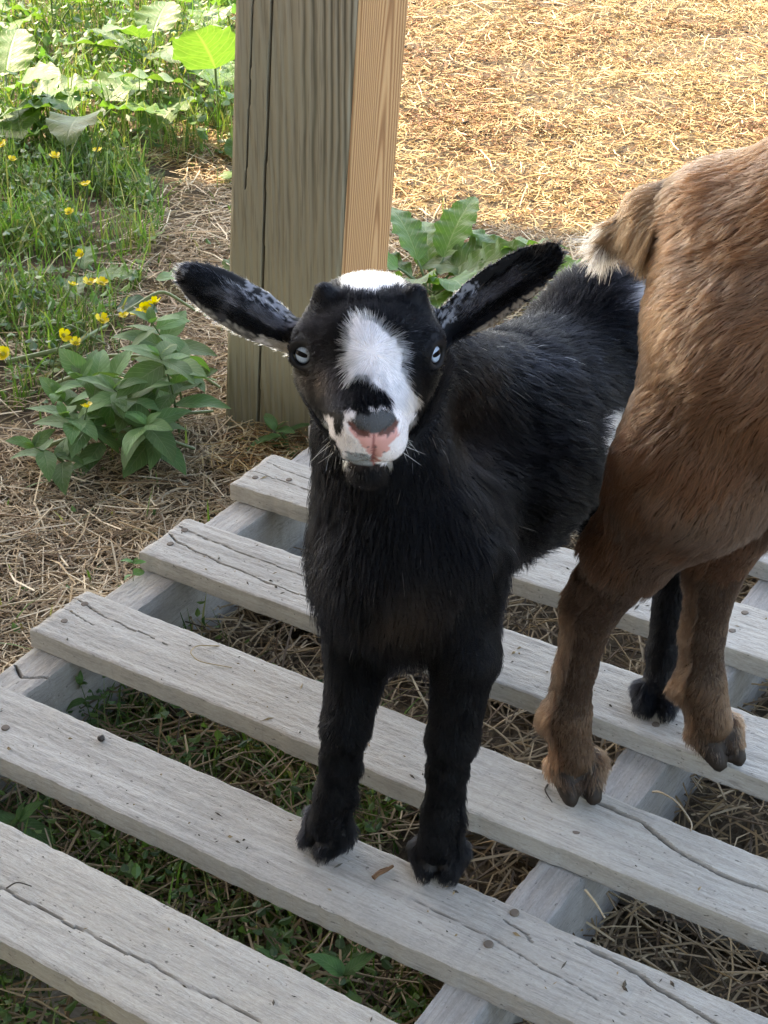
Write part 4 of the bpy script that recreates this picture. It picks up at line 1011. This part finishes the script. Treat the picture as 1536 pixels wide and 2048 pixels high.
def leaflets(xy, smin, smax, hmax, pal, rng, z0=0.0, flat=.5):
    """small folded leaves of creeping weeds, each a lozenge of four faces on a stub of stem"""
    n = len(xy); s = smin + (smax - smin) * rng.random(n) ** 1.4; az = rng.random(n) * 2 * np.pi; el = rng.normal(.15, flat, n)
    d = np.stack([np.cos(az) * np.cos(el), np.sin(az) * np.cos(el), np.sin(el)], -1); s_ = np.stack([-np.sin(az), np.cos(az), 0 * az], -1); u_ = np.cross(d, s_)
    h = hmax * rng.random(n) ** .8; c = np.stack([xy[:, 0], xy[:, 1], gz(xy[:, 0], xy[:, 1]) + h + z0 + .002], -1)
    V = np.zeros((n, 9, 3)); rows = ((0, .0), (.35, .30), (.72, .24), (1.0, 0))
    V[:, 0] = c
    k = 1
    for t, w in rows[1:3]:
        m = c + d * (s * t)[:, None]
        V[:, k] = m - s_ * (s * w)[:, None] - u_ * (s * .10)[:, None]; V[:, k + 1] = m; V[:, k + 2] = m + s_ * (s * w)[:, None] - u_ * (s * .10)[:, None]; k += 3
    V[:, 7] = c + d * s[:, None] + u_ * (s * .12)[:, None]; V[:, 8] = c + d * (s * .02)[:, None] + s_ * .0004
    ids = (np.arange(n) * 9)[:, None]; fq = np.array([[0, 2, 1, 0], [0, 3, 2, 0], [1, 2, 5, 4], [2, 3, 6, 5], [4, 5, 7, 7], [5, 6, 7, 7]])
    tri = [[8, 2, 1, 0], [0, 3, 2, 8], [1, 2, 5, 4], [2, 3, 6, 5]]
    F = (ids[:, :, None] + np.array(tri)[None]).reshape(-1, 4)
    # the tip, as two slim quads closing on the point
    V2 = np.zeros((n, 6, 3)); V2[:, 0], V2[:, 1], V2[:, 2], V2[:, 3] = V[:, 4], V[:, 5], V[:, 6], V[:, 7]; V2[:, 4] = V[:, 7] - s_ * .0002; V2[:, 5] = V[:, 7] + s_ * .0002
    F2 = ((np.arange(n) * 6)[:, None][:, :, None] + np.array([[0, 1, 3, 4], [1, 2, 5, 3]])[None]).reshape(-1, 4) + n * 9
    pal = np.array(pal); col = pal[rng.integers(0, len(pal), n)] * (.7 + .6 * rng.random((n, 1)))
    return np.concatenate([V.reshape(-1, 3), V2.reshape(-1, 3)]), np.concatenate([F, F2]), np.concatenate([np.repeat(col, 9, 0), np.repeat(col, 6, 0)])

GR = [V3(.11, .19, .046), V3(.14, .23, .062), V3(.09, .16, .05), V3(.21, .26, .10), V3(.29, .26, .13)]
WD = [V3(.09, .17, .05), V3(.125, .21, .07), V3(.08, .15, .065), V3(.15, .23, .07)]
GRASSY = [(-1.55, 1.15), (-1.15, .90), (-.86, .88), (-.66, .70), (-.54, .50), (-.45, .30), (-.44, .13), (-.60, .05), (-1.5, .3)]
TOPLEFT = [(-1.15, .86), (-.80, .92), (-.72, 1.02), (-1.02, 1.38), (-1.38, 1.85), (-2.1, 1.9), (-2.0, 1.1)]
TOPMID = [(-1.10, 2.02), (-.78, 2.22), (-.95, 2.6), (-1.4, 2.3)]
GAP1 = [(.02, -.51), (.42, -.51), (.32, -.45), (.02, -.45)]; GAP2 = [(.03, -.375), (.30, -.375), (.34, -.32), (.03, -.315)]; GAP3 = [(.04, -.235), (.22, -.235), (.25, -.165), (.04, -.165)]
FG = [(-.1, -1.0), (.42, -1.0), (.36, -.585), (-.1, -.585)]
LOWLEFT = [(-.02, -.62), (.52, -.62), (.46, -.42), (.34, -.16), (.0, -.13)]
def lowd(x, y): return np.clip(2.4 * fnoise(np.stack([x, y, x * 0 + 9], -1), 13, 33, 2) - .55 - 1.1 * np.clip(x - .1, 0, 1), .01, 1)
def patchy(x, y): return np.clip(2.6 * fnoise(np.stack([x, y, x * 0 + 5], -1), 9, 71, 2) - .72, .04, 1)
rg = np.random.default_rng(78)
litter('grass', [blades(scatter_in(GRASSY, 13000, rg, patchy), .02, .085, .0007, .0016, GR, rg), blades(scatter_in(TOPLEFT, 5200, rg), .03, .14, .0008, .0017, GR, rg, .4),
                 blades(scatter_in(TOPMID, 900, rg), .02, .06, .0008, .0017, GR, rg), blades(scatter_in(LEFT, 380, rg), .015, .05, .0008, .0015, GR, rg, .7),
                 blades(scatter_in(LOWLEFT, 4200, rg, lowd), .02, .075, .0006, .0014, GR, rg, .7),
                 blades(scatter_in(FG, 2600, rg), .03, .085, .0007, .0016, GR, rg, .6)], M['grass'], 'short green grass growing through the straw')
litter('ground_cover', [leaflets(scatter_in(GRASSY, 4800, rg, patchy), .006, .019, .05, WD, rg), leaflets(scatter_in(TOPLEFT, 2800, rg), .008, .030, .10, WD, rg),
                        leaflets(scatter_in(TOPMID, 500, rg), .010, .03, .04, WD, rg), leaflets(scatter_in(LEFT, 160, rg), .006, .014, .02, WD, rg),
                        leaflets(scatter_in(LOWLEFT, 2700, rg, lowd), .004, .0135, .06, WD, rg),
                        leaflets(scatter_in(FG, 3200, rg), .004, .0135, .065, WD, rg)], M['weed'], 'low creeping weeds with tiny leaves among the grass')

# crumbs and flecks lying on the deck
def crumbs():
    rng = np.random.default_rng(9); V, F, C = [], [], []; o = 0
    rows = [(-.57, -.51), (-.44, -.385), (-.305, -.245), (-.155, -.095), (-.01, .045)]
    for i in range(420):
        y0, y1 = rows[rng.integers(0, len(rows))]; c = V3(rng.uniform(.0, .98), rng.uniform(y0, y1), DECK + .0006)
        s = .0006 + .0016 * rng.random() ** 3; el = 1 + 3 * rng.random() ** 2; a = rng.random() * 6.28; d = V3(math.cos(a), math.sin(a), 0); e = V3(-d[1], d[0], 0)
        b = [c - d * s * el, c - e * s * .7, c + d * s * el, c + e * s * .7, c - d * s * .3 + V3(0, 0, s), c + d * s * .3 + V3(0, 0, s * .8)]
        V += b; F += [[o, o + 1, o + 5, o + 4], [o + 1, o + 2, o + 5, o + 5], [o + 2, o + 3, o + 4, o + 5], [o + 3, o, o + 4, o + 4]]; o += 6
        C += [V3(.05, .04, .03) if rng.random() < .6 else V3(.25, .18, .10)] * 6
    me = bpy.data.meshes.new('crumbs'); me.from_pydata([tuple(v) for v in V], [], [list(dict.fromkeys(f)) for f in F]); me.materials.append(M['straw'])
    at = me.attributes.new('Col', 'FLOAT_COLOR', 'POINT'); at.data.foreach_set('color', np.concatenate([np.array(C), np.ones((len(C), 1))], 1).astype(np.float32).ravel())
    tag(link('crumbs', me), 'dark crumbs and flecks of dirt on the boards', kind='stuff')
crumbs()

# ------------------------------------------------------------------ plants with leaves of their own
def leaf_mesh(name, L, Wd, mat, shape=(1.0, 1.0), droop=.5, fold=.25, wave=.0, waves=5, nu=12, nv=6, seed=0, rag=0.0):
    rng = np.random.default_rng(seed); u = np.linspace(0, 1, nu); v = np.linspace(-1, 1, nv + 1)
    Uu, Vv = np.meshgrid(u, v, indexing='ij')
    w = np.sin(np.pi * np.clip(u, 0, 1) ** shape[0]) ** shape[1]; w = np.maximum(w / w.max() * Wd / 2, .0006); w[-1] = .0003
    ph = rng.random() * 6; asym = rng.normal(0, .06)
    ang = -droop * u * (.4 + .6 * u); dx = np.cos(ang) / (nu - 1) * L; dz = np.sin(ang) / (nu - 1) * L
    X = np.concatenate([[0], np.cumsum(dx[1:])]); Z = np.concatenate([[0], np.cumsum(dz[1:])])
    Yy = Vv * w[:, None] * (1 + rag * np.sin(Uu * waves * 6.3 * 1.7 + ph * 2) * (np.abs(Vv) > .8)) + asym * L * (Uu ** 2) * .5
    Zz = Z[:, None] + np.abs(Vv) ** 1.3 * w[:, None] * fold + wave * np.sin(Uu * waves * 6.28 + ph + (Vv > 0) * 1.9) * np.abs(Vv) ** 1.6 * w[:, None]
    Zz += .02 * L * np.sin(Uu * 5 + ph) * Uu
    Pp = np.stack([np.repeat(X[:, None], nv + 1, 1), Yy, Zz], -1); idx = np.arange(nu * (nv + 1)).reshape(nu, nv + 1)
    q = np.stack([idx[:-1, :-1], idx[1:, :-1], idx[1:, 1:], idx[:-1, 1:]], -1).reshape(-1, 4)
    me = mesh_np(name, Pp.reshape(-1, 3), q.ravel(), np.full(len(q), 4), mats=[mat])
    at = me.attributes.new('leaf', 'FLOAT_VECTOR', 'POINT'); at.data.foreach_set('vector', np.stack([Uu, Vv, 0 * Uu], -1).astype(np.float32).ravel())
    return me

def tube_mesh(name, lines, mat, col, nseg=6):
    """lines: list of (points, r0, r1)"""
    V, F = [], []; o = 0
    for pts, r0, r1 in lines:
        P = np.array(pts, float); n = len(P); T = norm(np.gradient(P, axis=0)); s_ = norm(np.cross(T, V3(.31, .17, .93))); b = np.cross(T, s_)
        for i in range(n):
            r = r0 + (r1 - r0) * i / (n - 1)
            for k in range(nseg):
                a = 6.2832 * k / nseg; V.append(P[i] + (s_[i] * math.cos(a) + b[i] * math.sin(a)) * r)
        for i in range(n - 1):
            for k in range(nseg): F.append((o + i * nseg + k, o + i * nseg + (k + 1) % nseg, o + (i + 1) * nseg + (k + 1) % nseg, o + (i + 1) * nseg + k))
        o += n * nseg
    F = np.array(F)
    return mesh_np(name, np.array(V), F.ravel(), np.full(len(F), 4), cols=np.tile(np.array(col), (len(V), 1)), mats=[mat])

def smooth_line(pts, n=9):
    P = np.array(pts, float); t = np.linspace(0, len(P) - 1, n); out = np.zeros((n, 3))
    for k in range(3): out[:, k] = np.interp(t, np.arange(len(P)), P[:, k])
    for _ in range(2): out[1:-1] = .25 * out[:-2] + .5 * out[1:-1] + .25 * out[2:]
    return out

def put_leaf(me, parent, pos, az, pitch, roll=0.0, sc=1.0, name='leaf'):
    o = link(name, me, parent, tuple(pos)); o.rotation_euler = (roll, -pitch, az); o.scale = (sc, sc, sc); return o

LANCE = [leaf_mesh('leaf', .050, .0205 + .0018 * (i % 4), M['lance'], (.72, .85), .25 + .13 * i, .22 - .02 * i, .05, 2, 9, 4, 100 + i) for i in range(7)]
DOCK = [leaf_mesh('leaf', .150, .066 + .005 * (i % 4), M['dock'], (.80, .62), .35 + .16 * i, .18, .20, 4 + i % 3, 22, 8, 200 + i, .06) for i in range(7)]
BURD = [leaf_mesh('leaf', .150, .098 + .01 * (i % 3), M['dock'], (.66, .55), .25 + .2 * i, .16, .14, 3 + i % 2, 20, 8, 300 + i, .05) for i in range(6)]
BLUE = [leaf_mesh('leaf', .060, .036, M['blue'], (.75, .6), .3, .35, .12, 3, 14, 6, 400 + i) for i in range(2)]
STEMC = (.10, .155, .055); STEMD = (.06, .10, .035)

def shoot(x, y, tip, label, pairs=5, seed=0, sc=1.0, group='lance leaved shoots clumped left of the post', cat='plant', name='leafy_shoot', z0=0.0):
    rng = np.random.default_rng(seed); root = empty(name, (x, y, float(gz(np.array([x]), np.array([y]))[0]) + z0), label, cat, group)
    tip = np.array(tip, float); line = smooth_line([(0, 0, -.004), tip * V3(.22, .22, .45), tip * V3(.6, .6, .8), tip], 10)
    link('stem', tube_mesh('stem', [(line, .0017 * sc, .0009 * sc)], M['stem'], STEMC), root)
    a0 = rng.random() * 6.28
    for k in range(pairs):
        t = .30 + .70 * k / max(pairs - 1, 1); p = np.array([np.interp(t * 9, np.arange(10), line[:, c]) for c in range(3)]); az = a0 + k * 1.57 + rng.normal(0, .2)
        big = (.75 + .5 * math.sin(math.pi * min(t + .05, 1) * .85)) * sc * (.8 if k == pairs - 1 else 1)
        for h in (0, 1):
            put_leaf(LANCE[rng.integers(0, len(LANCE))], root, p, az + h * math.pi + rng.normal(0, .25), rng.uniform(-.15, .55) + (.35 if k == pairs - 1 else 0), rng.normal(0, .3), big * rng.uniform(.85, 1.2))
    for h in range(2): put_leaf(LANCE[rng.integers(0, len(LANCE))], root, line[-1], a0 + h * 3.1 + .8, .9, rng.normal(0, .3), .5 * sc)
    return root

SH = 'leafy shoot with lance shaped leaves'
shoot(-.235, .190, (.020, -.050, .135), SH + " tallest, leaning against the post's left edge", 8, 1, 1.05)
shoot(-.262, .235, (-.015, -.030, .135), SH + ' standing behind the tallest one, under the ear', 8, 2, 1.0)
shoot(-.272, .178, (-.045, -.055, .092), SH + ' in the middle of the clump, left of the tallest', 8, 3, 1.0)
shoot(-.225, .130, (.030, -.045, .085), SH + " drooping low by the post's foot", 7, 4, .95)
shoot(-.272, .112, (-.020, -.050, .075), SH + ' low in front of the clump over dark straw', 7, 5, .95)
shoot(-.298, .215, (-.060, -.030, .062), SH + ' at the back left of the clump near yellow flowers', 6, 6, .85)
shoot(-.268, .055, (-.040, -.030, .050), SH + ' small and sprawling, nearest the bare straw at lower left', 5, 7, .8)
shoot(-.300, .110, (-.055, .010, .060), SH + ' small, at the left tip of the clump', 5, 8, .75)
shoot(-.255, .150, (.005, -.050, .105), SH + ' between the tallest one and the low front one', 8, 9, 1.0)
shoot(-.100, .222, (-.005, -.020, .045), "small dark leafy sprig at the foot of the post beside the kid's neck", 3, 10, .85, None, 'plant', 'small_sprig')
shoot(.392, -.420, (.020, -.034, .062), 'young seedling with five pointed leaves between the two front boards', 2, 14, .78, None, 'seedling', 'seedling')
shoot(.075, -.420, (.030, -.030, .058), 'dark green broad leaved weed in the gap at the left edge between front boards', 3, 15, .75, None, 'weed', 'gap_weed')
shoot(.003, -.184, (.004, .004, .120), 'thin upright weed growing beside the cracked left end of a board', 5, 16, .28, None, 'weed', 'thin_weed')
shoot(.052, -.300, (-.004, -.006, .075), 'tiny weed in the dark corner by the left stringer behind the second board', 3, 17, .36, None, 'weed', 'tiny_weed')
shoot(.145, -.285, (.026, -.032, .052), 'bright small sprout in the gap behind the second board, beyond the dropping', 1, 23, .34, None, 'seedling', 'sprout')
shoot(.335, -.430, (.020, -.028, .050), 'little two leaved sprout peeping beside the front board', 1, 18, .6, None, 'seedling', 'sprout')
shoot(-.048, .085, (.01, -.01, .03), 'small bright green sprig on bare soil by the far board end', 3, 19, .34, None, 'weed', 'bright_sprig')

def rosette(x, y, label, leaves, pool, seed, group=None, name='dock_plant', petiole=.05, lift=0.0):
    """leaves: (azimuth, pitch, scale, roll)"""
    rng = np.random.default_rng(seed); root = empty(name, (x, y, float(gz(np.array([x]), np.array([y]))[0])), label, 'plant', group); lines = []
    for (az, pi_, sc, ro_) in leaves:
        d = V3(math.cos(az) * math.cos(pi_), math.sin(az) * math.cos(pi_), math.sin(pi_)); pl = petiole * sc * rng.uniform(.7, 1.2); e = d * pl + V3(0, 0, .012 + lift * rng.uniform(.6, 1.2))
        lines.append((smooth_line([(0, 0, -.004), e * V3(.4, .4, .7), e], 6), .0030 * sc, .0020 * sc))
        put_leaf(pool[rng.integers(0, len(pool))], root, e, az + rng.normal(0, .1), pi_ - .1, ro_, sc)
    link('stalks', tube_mesh('stalks', lines, M['stem'], STEMC), root); return root

# the dock behind the post, its leaves fanned to the right
rosette(-.175, .66, 'dock plant with broad crinkled leaves just right of the post, above the kid\'s head',
        [(.56, .62, .95, -.35), (.30, .40, .85, -.5), (.85, .80, .80, .2), (2.6, .85, .78, .3), (3.6, .75, .80, -.2), (1.6, .85, .75, 0), (-.2, .65, .80, .3), (4.2, .65, .80, .2), (-.9, .45, .80, .2), (.1, .75, .85, .5), (.95, .5, .85, -.2), (2.1, .6, .75, 0), (.45, .22, .85, -.3), (5.0, .75, .75, .3), (3.0, .6, .80, .2), (-.5, .8, .8, 0), (4.7, .3, .8, -.3)], DOCK, 21, None, 'dock_plant', .065)
rosette(-.075, .715, 'second, lower dock plant between the first dock and the brown goat\'s tail', [(.5, .45, .78, -.4), (1.4, .7, .65, 0), (2.6, .7, .7, .3), (-.4, .35, .7, .2), (3.5, .5, .75, -.2), (4.4, .45, .75, .2), (.0, .7, .7, .4)], DOCK, 35, None, 'dock_plant', .05)
rosette(-.455, .56, 'single broad green leaf plant at the post\'s left edge above the kid\'s ear', [(-.6, .35, .62, .2), (-2.3, .3, .5, 0), (1.2, .4, .5, 0)], BURD, 22, None, 'broad_leaf_plant', .03)
GB = 'big leaved burdocks in the sunlight at top left'
rosette(-.845, 1.085, 'burdock beside the post with one huge glowing leaf raised', [(-.95, .95, 1.05, .35), (-2.4, .35, .85, .2), (-.3, .3, .8, -.2), (2.2, .4, .9, .2), (.9, .5, .8, 0), (-1.6, .2, .8, .2)], BURD, 23, GB, 'burdock', .07, .05)
rosette(-.975, .905, 'burdock at the edge of the shade with a pale drooping front leaf', [(-1.1, .45, .85, .1), (-2.6, .3, .8, .2), (.2, .3, .7, -.2), (1.7, .5, .85, .1), (3.0, .45, .75, 0), (-1.8, .1, .7, .3)], BURD, 24, GB, 'burdock', .06, .045)
rosette(-1.16, .90, 'burdock cut by the picture\'s left edge with flat spreading leaves', [(-.5, .25, .95, .3), (-1.6, .3, .85, -.2), (.6, .4, .8, .1), (2.2, .6, .9, 0), (-2.5, .3, .9, .2), (-.1, .8, .8, .3)], BURD, 25, GB, 'burdock', .06, .045)
rosette(-1.10, 1.22, 'burdock in the middle of the sunny weeds among grass stalks', [(-.7, .5, .85, .2), (-2.0, .4, .8, .2), (.5, .5, .8, -.2), (2.0, .5, .8, 0), (3.2, .4, .8, .2), (-1.4, .8, .75, .1)], BURD, 26, GB, 'burdock', .06, .045)
rosette(-1.20, 1.55, 'burdock near the top edge just left of the post', [(-.9, .5, .8, .2), (-2.2, .4, .75, .2), (.4, .5, .8, -.2), (2.0, .5, .8, 0), (-.2, .9, .7, .1)], BURD, 27, GB, 'burdock', .06, .045)
rosette(-1.45, 1.35, 'burdock at the top left corner with upright leaves', [(-.8, .8, .8, .2), (-2.2, .5, .75, .2), (.4, .5, .8, -.2), (2.0, .6, .8, 0), (-1.5, .3, .8, .3)], BURD, 28, GB, 'burdock', .06, .045)
rosette(-.70, .95, 'small crumpled burdock with a half dried leaf, in hay left of the post', [(-1.2, .35, .42, .5), (.3, .4, .4, .2), (2.4, .5, .42, 0)], BURD, 29, GB, 'burdock')
rosette(-.62, .47, 'dark leaved plant tucked in the shaded grass at the left edge', [(-1.0, .4, .55, .2), (.2, .35, .5, .2), (2.2, .5, .55, 0), (-2.4, .4, .55, .2)], DOCK, 30, None, 'shade_plant', .03)
rosette(-.525, .405, 'lone blue grey leaf, folded, beside yellow buttercups', [(.25, .25, 1.0, .35)], BLUE, 31, None, 'blue_leaf_plant', .015)

# buttercups
def flower_mesh(r, seed):
    rng = np.random.default_rng(seed); V, F = [], []
    for k in range(5):
        a = k * 1.2566 + rng.normal(0, .1); d = V3(math.cos(a), math.sin(a), 0); e = V3(-d[1], d[0], 0); b = len(V); up_ = rng.uniform(.35, .8)
        rows = ((.06, .10), (.45, .34), (.8, .46), (1.0, .26))
        for t, w in rows:
            for s_ in (-1, 0, 1): V.append(d * r * t + e * r * w * s_ + V3(0, 0, r * (up_ * t * t + .12 * abs(s_))))
        for i in range(3):
            for j in range(2): q = b + i * 3 + j; F.append((q, q + 1, q + 4, q + 3))
    F = np.array(F); return mesh_np('petals', np.array(V), F.ravel(), np.full(len(F), 4), cols=np.tile(V3(.72, .52, .015), (len(V), 1)), mats=[M['petal']])
def blob_mesh(name, r, col, mat, squash=.7, n=7, jit=0.0, seed=0):
    rng = np.random.default_rng(seed); V, F = [], []; m = 10
    for i in range(n + 1):
        th = math.pi * i / n
        for k in range(m):
            ph = 6.2832 * k / m; q = r * (1 + jit * rng.normal()); V.append((q * math.sin(th) * math.cos(ph), q * math.sin(th) * math.sin(ph), q * math.cos(th) * squash))
    for i in range(n):
        for k in range(m): F.append((i * m + k, (i + 1) * m + k, (i + 1) * m + (k + 1) % m, i * m + (k + 1) % m))
    F = np.array(F); return mesh_np(name, np.array(V), F.ravel(), np.full(len(F), 4), cols=np.tile(np.array(col, float), (len(V), 1)), mats=[mat])
PET = [flower_mesh(.0078, i) for i in range(4)]; CEN = blob_mesh('flower_centre', .0026, (.42, .36, .03), M['petal'])
for i, (fx, fy, lb) in enumerate([(-.550, .395, 'buttercup flower standing above the others, alone at the clump of dark leaves'), (-.670, .506, 'buttercup flower alone in the grass, halfway between burdocks and leafy clump'), (-.475, .322, 'buttercup flower just left of the folded blue grey leaf'), (-.465, .333, 'buttercup flower touching the folded blue grey leaf'), (-.395, .250, 'one of a tight bunch of buttercup flowers just above the leafy clump'), (-.393, .290, 'one of a tight bunch of buttercup flowers just above the leafy clump'), (-.374, .292, 'one of a tight bunch of buttercup flowers just above the leafy clump'), (-.375, .308, 'one of a tight bunch of buttercup flowers just above the leafy clump'), (-.365, .315, 'one of a tight bunch of buttercup flowers just above the leafy clump'),
                                (-.380, .185, 'upper of two open buttercup flowers over the trampled stems'), (-.365, .152, 'lower of two open buttercup flowers over the trampled stems'), (-.504, .322, 'buttercup flower left of the pair at the folded blue grey leaf'), (-.421, .208, 'buttercup flower low beside the top left leaves of the leafy clump'), (-.265, .071, 'lone buttercup flower at the left side of the leafy clump'), (-.949, .673, 'highest buttercup flower at the left edge, just below the burdock leaves'), (-.424, .110, 'buttercup flower at the very left edge beside the trampled stems'), (-.899, .638, 'second highest buttercup flower by the left edge'), (-.844, .673, 'buttercup flower below the pale drooping burdock leaf'), (-.72, .60, 'buttercup flower in mid grass right of the bare stems'), (-.80, .72, 'buttercup flower highest in the grass towards the post')]):
    rng = np.random.default_rng(500 + i); bx, by = fx - .03 + rng.normal(0, .015), fy + .01 + rng.normal(0, .015); z = float(gz(np.array([bx]), np.array([by]))[0])
    root = empty('buttercup', (bx, by, z), lb or 'small yellow buttercup on a thin stem in the grass left of the post', 'flower', 'yellow buttercups in the grass')
    tip = V3(fx - bx, fy - by, .080 - z + rng.uniform(-.008, .008))
    link('stem', tube_mesh('stem', [(smooth_line([(0, 0, -.003), tip * V3(.2, .2, .5), tip], 8), .0010, .0007)], M['stem'], STEMC), root)
    p = link('petals', PET[i % 4], root, tuple(tip)); p.rotation_euler = (rng.normal(0, .35) + .25, rng.normal(0, .35) + .2, rng.random() * 6); sc = rng.uniform(.8, 1.15); p.scale = (sc,) * 3
    c = link('flower_centre', CEN, p, (0, 0, .0012))

# trampled, sprawling stems at the left edge
SP = [[(-.344, .117), (-.358, .163), (-.358, .209), (-.411, .259)], [(-.573, .284), (-.506, .303), (-.446, .309)], [(-.465, .227), (-.395, .275), (-.316, .298), (-.252, .292)], [(-.516, .203), (-.456, .253), (-.463, .312), (-.478, .352)],
      [(-.483, .389), (-.450, .432), (-.404, .448)], [(-.350, .20), (-.295, .185), (-.255, .163)], [(-.335, .065), (-.287, .110), (-.222, .138), (-.188, .158)], [(-.275, .148), (-.235, .185), (-.22, .235)], [(-.43, .19), (-.39, .21), (-.345, .225), (-.30, .232)]]
root = empty('sprawling_weed', (-.40, .22, 0), 'sprawling weed of pale green trampled stems lying over the straw at left', 'weed')
rng = np.random.default_rng(8)
for ln in SP:
    n = len(ln); pts = [(x + .40, y - .22, float(gz(np.array([x]), np.array([y]))[0]) + .020 + .026 * math.sin(math.pi * i / (n - 1)) * rng.uniform(.4, 1.2)) for i, (x, y) in enumerate(ln)]
    link('stem', tube_mesh('stem', [(smooth_line(pts, 14),   .0036 * rng.uniform(.7, 1.1), .0016)], M['stem'], (.165, .215, .095)), root)
for (bx, by, h, lb) in ((-.78, .66, .125, 'tall dark forked bare stem standing in the shaded grass'), (-.86, .70, .10, 'shorter dark bare stem left of the tall forked one'), (-.68, .68, .085, 'leaning dark bare stem between grass and straw')):
    root = empty('bare_stem', (bx, by, float(gz(np.array([bx]), np.array([by]))[0])), lb, 'plant stem')
    link('stalk', tube_mesh('stalk', [(smooth_line([(0, 0, -.005), (.01, .0, h * .5), (.035, .01, h)], 8), .0020, .0011)], M['stem'], STEMD), root)
    link('twig', tube_mesh('twig', [(smooth_line([(.014, .002, h * .55), (.012, .004, h * .7), (.004, .01, h * .9)], 6), .0013, .0008)], M['stem'], STEMD), root)

# ------------------------------------------------------------------ bits lying on the deck
def bit(name, me, loc, rot, label, cat):
    o = link(name, me, None, loc); o.rotation_euler = rot; return tag(o, label, cat)
bit('dropping', blob_mesh('dropping', .0032, (0, 0, 0), M['dung'], .8, 7, .06, 3), (.147, -.391, DECK + .0022), (0, .3, 1), 'round black dropping on the second board from the front', 'dropping')
bit('bark_chip', tube_mesh('bark_chip', [([(-.0085, 0, 0), (-.004, .0004, .0012), (.003, -.0003, .0015), (.0095, .001, .0005)], .0020, .0012), ([(-.005, .002, .0003), (0, .0026, .001), (.006, .002, .0006)], .0010, .0006)], M['bark'], (0, 0, 0), 5), (.411, -.400, DECK + .0012), (0, 0, 1.2), 'reddish brown bark chip in front of the kid\'s hooves', 'bark chip')
bit('straw_strand', tube_mesh('straw_strand', [(smooth_line([(.151, -.243, .0012), (.136, -.256, .004), (.139, -.268, .005), (.151, -.272, .003), (.178, -.262, .0012)], 22), .0005, .0004)], M['straw'], (.33, .25, .13), 5), (0, 0, DECK), (0, 0, 0), 'thin curled straw strand on the third board, left of the kid', 'straw strand')
bit('dark_twig', tube_mesh('dark_twig', [(smooth_line([(.466, -.254, .001), (.468, -.264, .004), (.478, -.270, .001)], 10), .0009, .0004)], M['twig'], (0, 0, 0), 5), (0, 0, DECK), (0, 0, 0), 'curved dark twig on the board left of the brown goat\'s hoof', 'twig')
bit('bent_twig', tube_mesh('bent_twig', [(smooth_line([(.197, -.552, .001), (.201, -.545, .004), (.2105, -.541, .001)], 10), .0007, .0004)], M['twig'], (0, 0, 0), 5), (0, 0, DECK), (0, 0, 0), 'short bent twig on the front board near its long crack', 'twig')
bit('root_string', tube_mesh('root_string', [(smooth_line([(.528, -.196, -.02), (.540, -.215, .0), (.556, -.222, .004), (.575, -.236, .002), (.578, -.245, .0015)], 18), .0010, .0005)], M['straw'], (.30, .25, .18), 5), (0, 0, DECK), (0, 0, 0), 'pale stringy root hanging over the gap beside the brown goat\'s hooves', 'root')
bit('straw_splinter', tube_mesh('straw_splinter', [([(-.012, 0, 0), (0, .0005, .001), (.013, 0, 0)], .0011, .0007)], M['straw'], (.36, .29, .19), 5), (.545, -.335, DECK - .012), (0, .25, -.5), 'pale straw splinter lying on the middle stringer top', 'straw strand')
